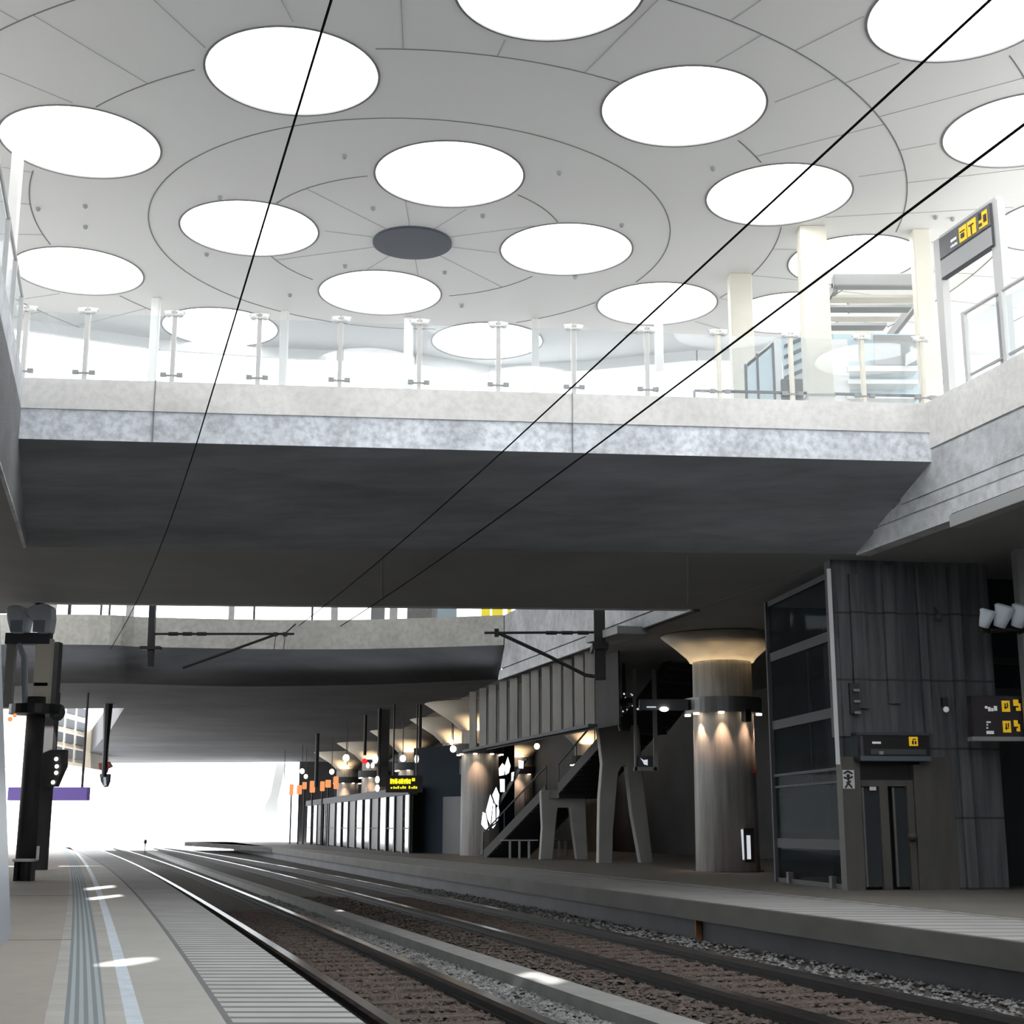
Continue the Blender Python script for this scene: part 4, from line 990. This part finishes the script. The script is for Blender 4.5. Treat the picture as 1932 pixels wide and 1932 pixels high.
t = thing('navy_block', (-3.6, 66.5, 0), 'large dark navy cladded block at the end of the mirrored shelter', 'kiosk')
nb0 = on_z(778, 1609, 0); nb1 = on_z(884, 1612, 0)
hN = on_y(830, 1412, nb0.y).z
build('body', MB().wall((nb0.x, nb0.y), (nb1.x, nb1.y), 0, hN, 2.5), m_navy, t)
build('door', MB().wall((nb0.x + (nb1.x - nb0.x) * .55, nb0.y + (nb1.y - nb0.y) * .55 - .03), (nb1.x, nb1.y - .03), 0, 2.55, .03), m_black, t)
build('top_box', MB().box((nb0.x + .3, nb0.y + .5, hN - .9), (.55, .5, .8)), m_legc, t)
t = thing('wall_notice', on_y(866, 1460, 64), 'small grey notice board right of the navy block', 'board')
build('board', MB().rect(867, 1432, 881, 1461, (0, 66.0), (1, 0), .05), m_grey, t); build('post', MB().rect(872, 1461, 875, 1611, (0, 66.03), (1, 0), .05), m_black, t)
bL = (0, 63.5)
t = thing('display_board', on_y(765, 1440, 63.5), 'hanging black display with glowing yellow characters left of the navy block', 'display')
build('case', MB().rect(728, 1463, 797, 1495, bL, (1, 0), .3), m_black, t)
for xx in (742, 786):
    p = on_y(xx, 1463, 63.6); build('hanger', MB().tube([p, (p.x, p.y, ZS)], .035, 6), m_black, t)
led = None
def lb(x0, y0, x1, y1): led.rect(x0, y0, x1, y1, bL, (1, 0), .02, .015)
led = MB()
for k, (x, wd) in enumerate(((736, 4), (741, 3), (745, 5), (752, 3), (756, 5), (762, 3), (766, 4), (771, 4))):
    lb(x, 1469 + (k % 2), x + wd, 1479); 
    if k < 7: lb(x + wd - 1, 1470 + (k * 2) % 5, x + wd + 2, 1475 + k % 4)
lb(777, 1468, 783, 1474)
build('character_line', led, m_led, t); led = MB()
for x in (737, 742, 746, 750, 755, 759, 763, 771, 776, 780, 784): lb(x, 1483 + (x % 3), x + 3, 1488)
build('character_line', led, m_led, t)
# red platform signal beside the display
p = on_y(704, 1440, 66)
t = thing('platform_signal', p, 'dark signal with a red light and white lamps above the mirrored shelter', 'signal')
build('hanger', MB().tube([(on_y(715, 1440, 66).x, 66, ZS), (on_y(715, 1440, 66).x, 66, 3.0)], .09, 8), m_black, t)
build('head', MB().rect(690, 1433, 714, 1446, (0, 65.9), (1, 0), .3), m_black, t)
build('red_lens', MB().ball(on_y(688, 1436, 65.8), .12), m_redl, t)
for x, y, s in ((708, 1432, .13), (694, 1444, .08), (703, 1444, .08), (712, 1471, .1), (712, 1487, .1)): build('white_lamp', MB().ball(on_y(x, y, 65.75), s, (1, 1, 1.6)), m_cool, t)
t = thing('hanging_slab', (on_y(728, 1500, 67).x, 67, 3.0), 'long dark slab hanging between the red signal and the yellow display', 'slab')
build('slab', MB().box((on_y(722, 1500, 67).x, 67, 4.75), (.5, .4, 3.5)), m_dark, t)
for x, y, s in ((690, 1350, 70), (600, 1360, 84), (793, 1350, 64)):
    p = on_y(x, y, s); lab = {690: 'dark rod hanging from the soffit above the red signal', 600: 'dark rod hanging from the soffit over the shelter middle', 793: 'dark rod hanging from the soffit over the yellow display'}[x]
    zb = on_y(x, {690: 1425, 600: 1485, 793: 1412}[x], s).z
    tag(build('hanging_rod', MB().tube([(p.x, p.y, zb), (p.x, p.y, ZS)], .12 if x == 600 else .08, 8), m_black), lab, 'rod')
# lamps hanging in the far hall
LP = [(653, 1430, 74, .17, 'c'), (655, 1447, 80, .10, 'c'), (760, 1431, 70, .15, 'c'), (570, 1455, 96, .16, 'w'), (577, 1465, 98, .14, 'c'), (626, 1456, 88, .15, 'w'), (536, 1474, 102, .15, 'c'),
      (855, 1413, 64, .14, 'w'), (1013, 1408, 56, .11, 'c'), (786, 1432, 66, .1, 'c'), (853, 1400, 68, .12, 'w')]
names = ['brightest white lamp above the shelter left of the red signal', 'small white lamp just below the brightest one', 'white round lamp left of the navy block top', 'warm lamp above the far half of the shelter',
         'white lamp below the warm one over the far shelter', 'warm lamp over the middle of the shelter', 'leftmost white lamp beside the daylight', 'round lamp above the right corner of the navy block', 'white lamp beside the upper stair flight',
         'narrow white lamp above the navy block left corner', 'warm lamp on the column behind the navy block']
for (x, y, Y, r, k), nm in zip(LP, names):
    p = on_y(x, y, Y); t = thing('pendant_lamp', p, nm, 'lamp')
    build('globe', MB().ball(p, r, (1, 1, 1.9 if x == 786 else 1.1)), m_cool if k == 'c' else m_warm, t); build('rod', MB().tube([(p.x, p.y, p.z), (p.x, p.y, ZS)], .02, 6), m_black, t)
OR = [(538, 1488, 104), (553, 1488, 102), (563, 1480, 101), (578, 1482, 98), (597, 1481, 95), (608, 1476, 93), (623, 1474, 90)]
rk = ['first', 'second', 'third', 'fourth', 'fifth', 'sixth', 'seventh']
for i, (x, y, Y) in enumerate(OR):
    p = on_y(x, y, Y); t = thing('lamp_post', (p.x, p.y + 3, 0), '%s orange lit lamp post from the left above the shelter roof' % rk[i], 'lamp', None)
    build('lit_head', MB().box((p.x, p.y + 3, p.z), (.30 + .06 * (i % 2), .2, .8 - .15 * (i % 3))), m_orange, t, bevel=.05); build('post', MB().tube([(p.x, p.y + 3, 0), (p.x, p.y + 3, p.z - .3)], .06, 8), m_black, t)
# ---------------------------------------------------------------- daylight end: white raking columns and low walls
m_outw = M('sunlit_white_concrete', (.8, .8, .78), .7)
m_outg = M('sunlit_grey_facade', (.55, .55, .53), .8, var=.3, scale=.8)
for q, Y, lab in (([(498, 1592), (500, 1520), (510, 1500), (522, 1440), (540, 1440), (524, 1510), (526, 1592)], 123, 'white raking column at the daylight end beside the shelter'),
                  ([(462, 1590), (468, 1480), (478, 1440), (492, 1438), (482, 1490), (484, 1590)], 132, 'slimmer white raking column left in the glare')):
    b = Y; tag(build('raking_column', MB().outline([(x, min(y, 1562 + 2.0 * FPX / Y)) for x, y in q], (0, b), (1, 0), 1.2), m_outw), lab, 'column')
t = thing('distant_building', on_y(455, 1590, 150), 'pale grey stepped building almost lost in the glare', 'building')
build('facade', MB().rect(440, 1500, 462, 1592, (0, 150), (1, 0), 8), m_outg, t); build('facade', MB().rect(430, 1530, 441, 1592, (0, 152), (1, 0), 8), m_outw, t)
tag(build('platform_kerb', MB().rect(225, 1584, 430, 1597, (0, 140), (1, .35), 1.0), m_outg), 'low pale wall crossing the bright far end of the tracks', 'wall')
p = on_z(273, 1612, Z_B)
t = thing('track_marker', (p.x, p.y, Z_B), 'tiny dark marker post between the far tracks', 'marker')
zt = on_y(273, 1588, p.y).z
build('post', MB().tube([(p.x, p.y, Z_B), (p.x, p.y, zt)], .03, 6), m_black, t); build('head', MB().ball((p.x, p.y, zt), .11, (1, 1, 1.4)), m_black, t)
# building seen through the gap left of the far deck
bx = on_y(92, 1445, 96); b2 = on_y(205, 1445, 112)
t = thing('overhanging_building', (bx.x, bx.y, 5.5), 'pale building with a grid of dark windows through the left gap', 'building')
build('facade', MB().wall((bx.x, bx.y), (b2.x, b2.y), 5.4, 10.5, 6), m_capit, t)
for r_ in range(4):
    for c_ in range(3):
        u0 = .04 + c_ * .17; a = bx.lerp(b2, u0); b = bx.lerp(b2, u0 + .13)
        build('window', MB().wall((a.x, a.y), (b.x, b.y), 5.9 + r_ * 1.0, 6.5 + r_ * 1.0, .1, -.06), m_dgrey, t)
build('stilt', MB().box((bx.x - .7, bx.y + 2, 2.7), (.6, .6, 5.4)), m_outg, t)
# ---------------------------------------------------------------- left platform furniture
wl = MB().add([(*lp(16.35, .90), 0), (*lp(3, .90), 0), (*lp(3, -.3), 0), (*lp(16.35, -.3), 0), (*lp(16.35, .22), 6.46), (*lp(3, .22), 6.46), (*lp(3, -.3), 6.46), (*lp(16.35, -.3), 6.46)],
              [(0, 1, 2, 3), (4, 7, 6, 5), (0, 4, 5, 1), (1, 5, 6, 2), (2, 6, 7, 3), (3, 7, 4, 0)])
tag(build('wall_panel', wl, m_panelb), 'blue-grey metal panel wall along the left picture edge', 'wall panel')
YG = 34.0; pc = on_y(50, 1600, YG)
m_beige = M('beige_steel', (.80, .76, .64), .6)
t = thing('lamp_tower', (pc.x, YG, 0), 'dark round column with a lamp ring and a beige frame on top, left platform', 'lamp tower')
build('shaft', MB().lathe([(.23, 0), (.21, 4.2)], (pc.x, YG, 0), 24), m_dark, t, smooth=True)
zr = on_y(60, 1340, YG).z
build('lamp_ring', MB().lathe([(.22, zr - .12), (.62, zr - .10), (.62, zr + .12), (.22, zr + .14)], (pc.x, YG, 0), 24, True), m_black, t)
for x, y, mt, r in ((19, 1357, m_orange, .06), (33, 1372, m_cool, .08), (28, 1350, m_orange, .05)): build('lamp', MB().ball(on_y(x, y, YG - .4), r), mt, t)
p = on_y(108, 1344, YG); build('lamp_head', MB().ball(p, .19, (1, 1, 1.1)), m_dgrey, t)
build('lamp_arm', MB().tube([(pc.x, YG, zr), p], .06, 6), m_black, t)
for x0, x1 in ((9, 24), (64, 94)): build('frame_leg', MB().rect(x0, 1205, x1, 1334, (0, YG), (1, 0), .2), m_legc if x0 < 50 else m_beige, t)
build('crossbar', MB().rect(10, 1194, 94, 1215, (0, YG), (1, 0), .25, .02), m_dgrey, t)
build('conduit', MB().tube([on_y(35, 1215, YG), on_y(46, 1240, YG), on_y(48, 1340, YG)], .07, 8), m_panelb, t)
for x in (40, 78): build('rung', MB().rect(x - 14, 1288, x + 12, 1294, (0, YG), (1, 0), .06), m_legc, t)
for q, lab in (([(10, 1146), (20, 1141), (38, 1141), (42, 1152), (52, 1164), (44, 1194), (18, 1194), (12, 1170)], 'hooded blue-grey floodlight on the left frame, left one'), ([(46, 1149), (60, 1142), (82, 1137), (94, 1142), (96, 1165), (91, 1194), (68, 1194), (60, 1172), (52, 1160)], 'hooded blue-grey floodlight on the left frame, right one')):
    xm = sum(a for a, b in q) / len(q); t = thing('floodlight', on_y(xm, 1194, YG), lab, 'floodlight')
    build('hood', MB().outline(q, (0, YG - .15), (1, 0), .5), m_horn, t, bevel=.06)
    build('lens', MB().rect(xm - 10, 1170, xm + 12, 1192, (0, YG - .17), (1, 0), .05), m_panelb, t)
pc2 = on_y(78, 1600, 42)
t = thing('dark_post', (pc2.x, 42, 0), 'dark square post behind the left lamp column', 'post')
build('shaft', MB().box((pc2.x, 42, 3.25), (.34, .34, 6.5)), m_dark, t)
build('sign_plate', MB().rect(71, 1462, 79, 1480, (0, 41.8), (1, 0), .03), m_paleglow, t)
b = MB(); rnd = random.Random(9)
pq = on_y(100, 1460, 41)
t = thing('speaker_stack', pq, 'cluster of small black devices on the dark post at the left', 'loudspeaker')
b.outline([(64, 1428), (95, 1415), (122, 1414), (121, 1445), (104, 1484), (75, 1484)], (0, 41.4), (1, 0), .35); build('body', b, m_black, t)
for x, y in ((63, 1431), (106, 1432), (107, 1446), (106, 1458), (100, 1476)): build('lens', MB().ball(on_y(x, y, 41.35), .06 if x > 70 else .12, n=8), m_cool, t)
build('bracket', MB().tube([on_y(85, 1450, 41.5), on_y(80, 1440, 41.9)], .08, 6), m_black, t)
# purple light box sign hanging over the left platform
YP = 58
t = thing('light_box_sign', on_y(100, 1485, YP), 'long purple light box sign hanging over the left platform', 'sign')
build('box', MB().rect(14, 1485, 165, 1510, (0, YP), (1, 0), .4), m_purple, t, bevel=.03)
for x in (100, 155): p = on_y(x, 1485, YP + .2); build('hanger', MB().tube([p, (p.x, p.y, ZS)], .05, 8), m_dgrey, t)
# hanging signal with red and blue parts
YS = 63.6; p = on_y(196, 1440, YS)
p = on_y(196, 1466, YS)
t = thing('hanging_signal', p, 'hanging track signal with red bracket and pale blue lamp at left', 'signal')
build('hanger', MB().tube([p, (p.x, p.y, 4.8), (p.x, p.y, ZS)], [.11, .13, .2], 8), m_black, t)
build('red_bracket', MB().outline([(186, 1440), (205, 1437), (211, 1446), (202, 1450), (200, 1458), (196, 1458), (193, 1450), (187, 1452)], (0, YS), (1, 0), .25), m_red, t)
build('lamp_housing', MB().outline([(188, 1460), (206, 1460), (205, 1474), (201, 1484), (196, 1485), (190, 1474)], (0, YS), (1, 0), .3), m_dgrey, t)
build('lamp', MB().outline([(195, 1466), (200, 1466), (201, 1482), (196, 1484)], (0, YS - .03), (1, 0), .1), m_horn, t)
# bench on the left platform
a, b = on_z(33, 1662, 0), on_z(70, 1655, 0)
t = thing('bench', (a + b) / 2, 'pale bench at the foot of the dark left column', 'bench')
s0_, s1_ = on_y(34, 1632, a.y), on_y(60, 1628, a.y)
build('seat', MB().box(((s0_.x + s1_.x) / 2, a.y, .46), (abs(s1_.x - s0_.x) + .1, .5, .06)), m_white, t)
for x in (s0_.x, (s0_.x + s1_.x) / 2, s1_.x): build('leg', MB().box((x, a.y, .22), (.08, .3, .44)), m_black, t)
build('arm_rest', MB().box((s1_.x + .12, a.y, .62), (.06, .4, .3), .3), m_white, t)
# ---------------------------------------------------------------- catenary
def wire(a, b, ext, label, r):
    A, B = on_z(*a, 6.2), on_z(*b, 6.2); d = (B - A).normalized()
    pts = [A - d * 12]; 
    for k in range(9): pts.append(A + (B - A) * (k / 8))
    c = B.copy(); ang = math.atan2(d.x, d.y)
    for k in range(ext):
        ang -= R(.35); c = c + Vector((math.sin(ang), math.cos(ang), 0)) * 3; pts.append(c.copy())
    tag(build('catenary_wire', MB().tube(pts, r, 6), m_wire), label, 'overhead wire')
    return c
wire((625, 0), (373, 830), 8, 'overhead wire over the left track, crossing two skylights', .009)
wire((1868, 0), (945, 855), 6, 'overhead wire through the middle of the view', .010)
wire((1932, 235), (1100, 860), 6, 'overhead wire farthest right, passing the cream pillars', .0125)
# hanging mast with arm at left
YM = 43.0; p = on_y(285, 1220, YM)
t = thing('catenary_mast', (p.x, YM, 5.9), 'dark hanging mast with a long arm below the far bridge, left', 'mast')
zb = on_y(287, 1258, YM).z
build('mast', MB().tube([(p.x + .03, YM, zb), (p.x, YM, zb + .6), (p.x - .05, YM, 11.0)], [.10, .13, .13], 4), m_black, t)
build('base_plate', MB().box((p.x, YM, on_y(287, 1223, YM).z), (.6, .3, .10)), m_black, t)
a, b = on_y(290, 1196, YM), on_y(555, 1196, YM); build('arm', MB().tube([a, b], .035, 6), m_black, t)
for x in (318, 345, 372): q = on_y(x, 1196, YM); build('insulator', MB().tube([q, q + Vector((.28, 0, 0))], .06, 8), m_black, t)
build('stay', MB().tube([on_y(345, 1260, YM), on_y(440, 1226, YM), on_y(518, 1198, YM)], .04, 6), m_black, t)
build('stay', MB().tube([on_y(535, 1198, YM), on_y(558, 1177, YM)], .02, 6), m_black, t)
for x in (520, 538): q = on_y(x, 1197, YM); build('clamp', MB().box(q, (.12, .1, .12)), m_black, t); build('dropper', MB().tube([q, on_y(x - 3, 1226, YM)], .012, 5), m_black, t)
# right mast with triangular arm
YM = 39.4; p = on_y(1131, 1200, YM)
t = thing('catenary_mast', (p.x, YM, 4), 'dark upright mast with a triangular arm above the tall leg column', 'mast')
build('mast', MB().box((p.x, YM, 5.15 + 2.7), (.30, .3, 5.4)), m_black, t)
build('foot_block', MB().rect(1118, 1212, 1148, 1224, (0, YM - .2), (1, 0), 1.2), m_black, t)
build('arm', MB().tube([on_y(914, 1194, YM), on_y(1125, 1193, YM)], .035, 6), m_black, t)
build('arm', MB().tube([on_y(942, 1195, YM), on_y(1035, 1238, YM), on_y(1105, 1274, YM), on_y(1143, 1279, YM)], .05, 6), m_black, t)
q = on_y(937, 1194, YM); build('clamp', MB().box(q, (.12, .12, .22)), m_black, t)
for x in (1030, 1060, 1090): q = on_y(x, 1194, YM); build('insulator', MB().tube([q, q + Vector((.3, 0, 0))], .055, 8), m_black, t)
# ---------------------------------------------------------------- far bridge parapet: slim posts
t = thing('far_parapet', (-10, 53, ZT), 'row of slim dark posts with glass on the far bridge', 'railing')
for px, wd in ((95, .3), (128, .10), (188, .05), (204, .05), (243, .28), (435, .2), (478, .06), (588, .06), (630, .25), (820, .22)):
    p = on_z(px, 1170, ZT); build('post', MB().box((p.x, p.y + .12, ZT + .55), (wd, .12, 1.1)), m_cap if wd > .15 else m_dgrey, t)
t = thing('coloured_panels', (-2, 53.2, ZT), 'pale grey and bright yellow panels on the far bridge, right side', 'panel')
for x0, x1, mt in ((700, 726, m_grey), (735, 750, m_cap), (768, 815, m_conc), (826, 862, m_cyan), (908, 925, m_led2 := M('yellow_panel', (.95, .80, .05), .5, emit=((1, .85, .05), .35))), (928, 949, m_led2), (957, 965, m_led2)):
    a, b = on_plane(x0, 1150, (0, 53.0), (1, 0)), on_plane(x1, 1150, (0, 53.0), (1, 0)); build('panel', MB().wall(a, b, ZT - .4, ZT + .9, .08), mt, t)
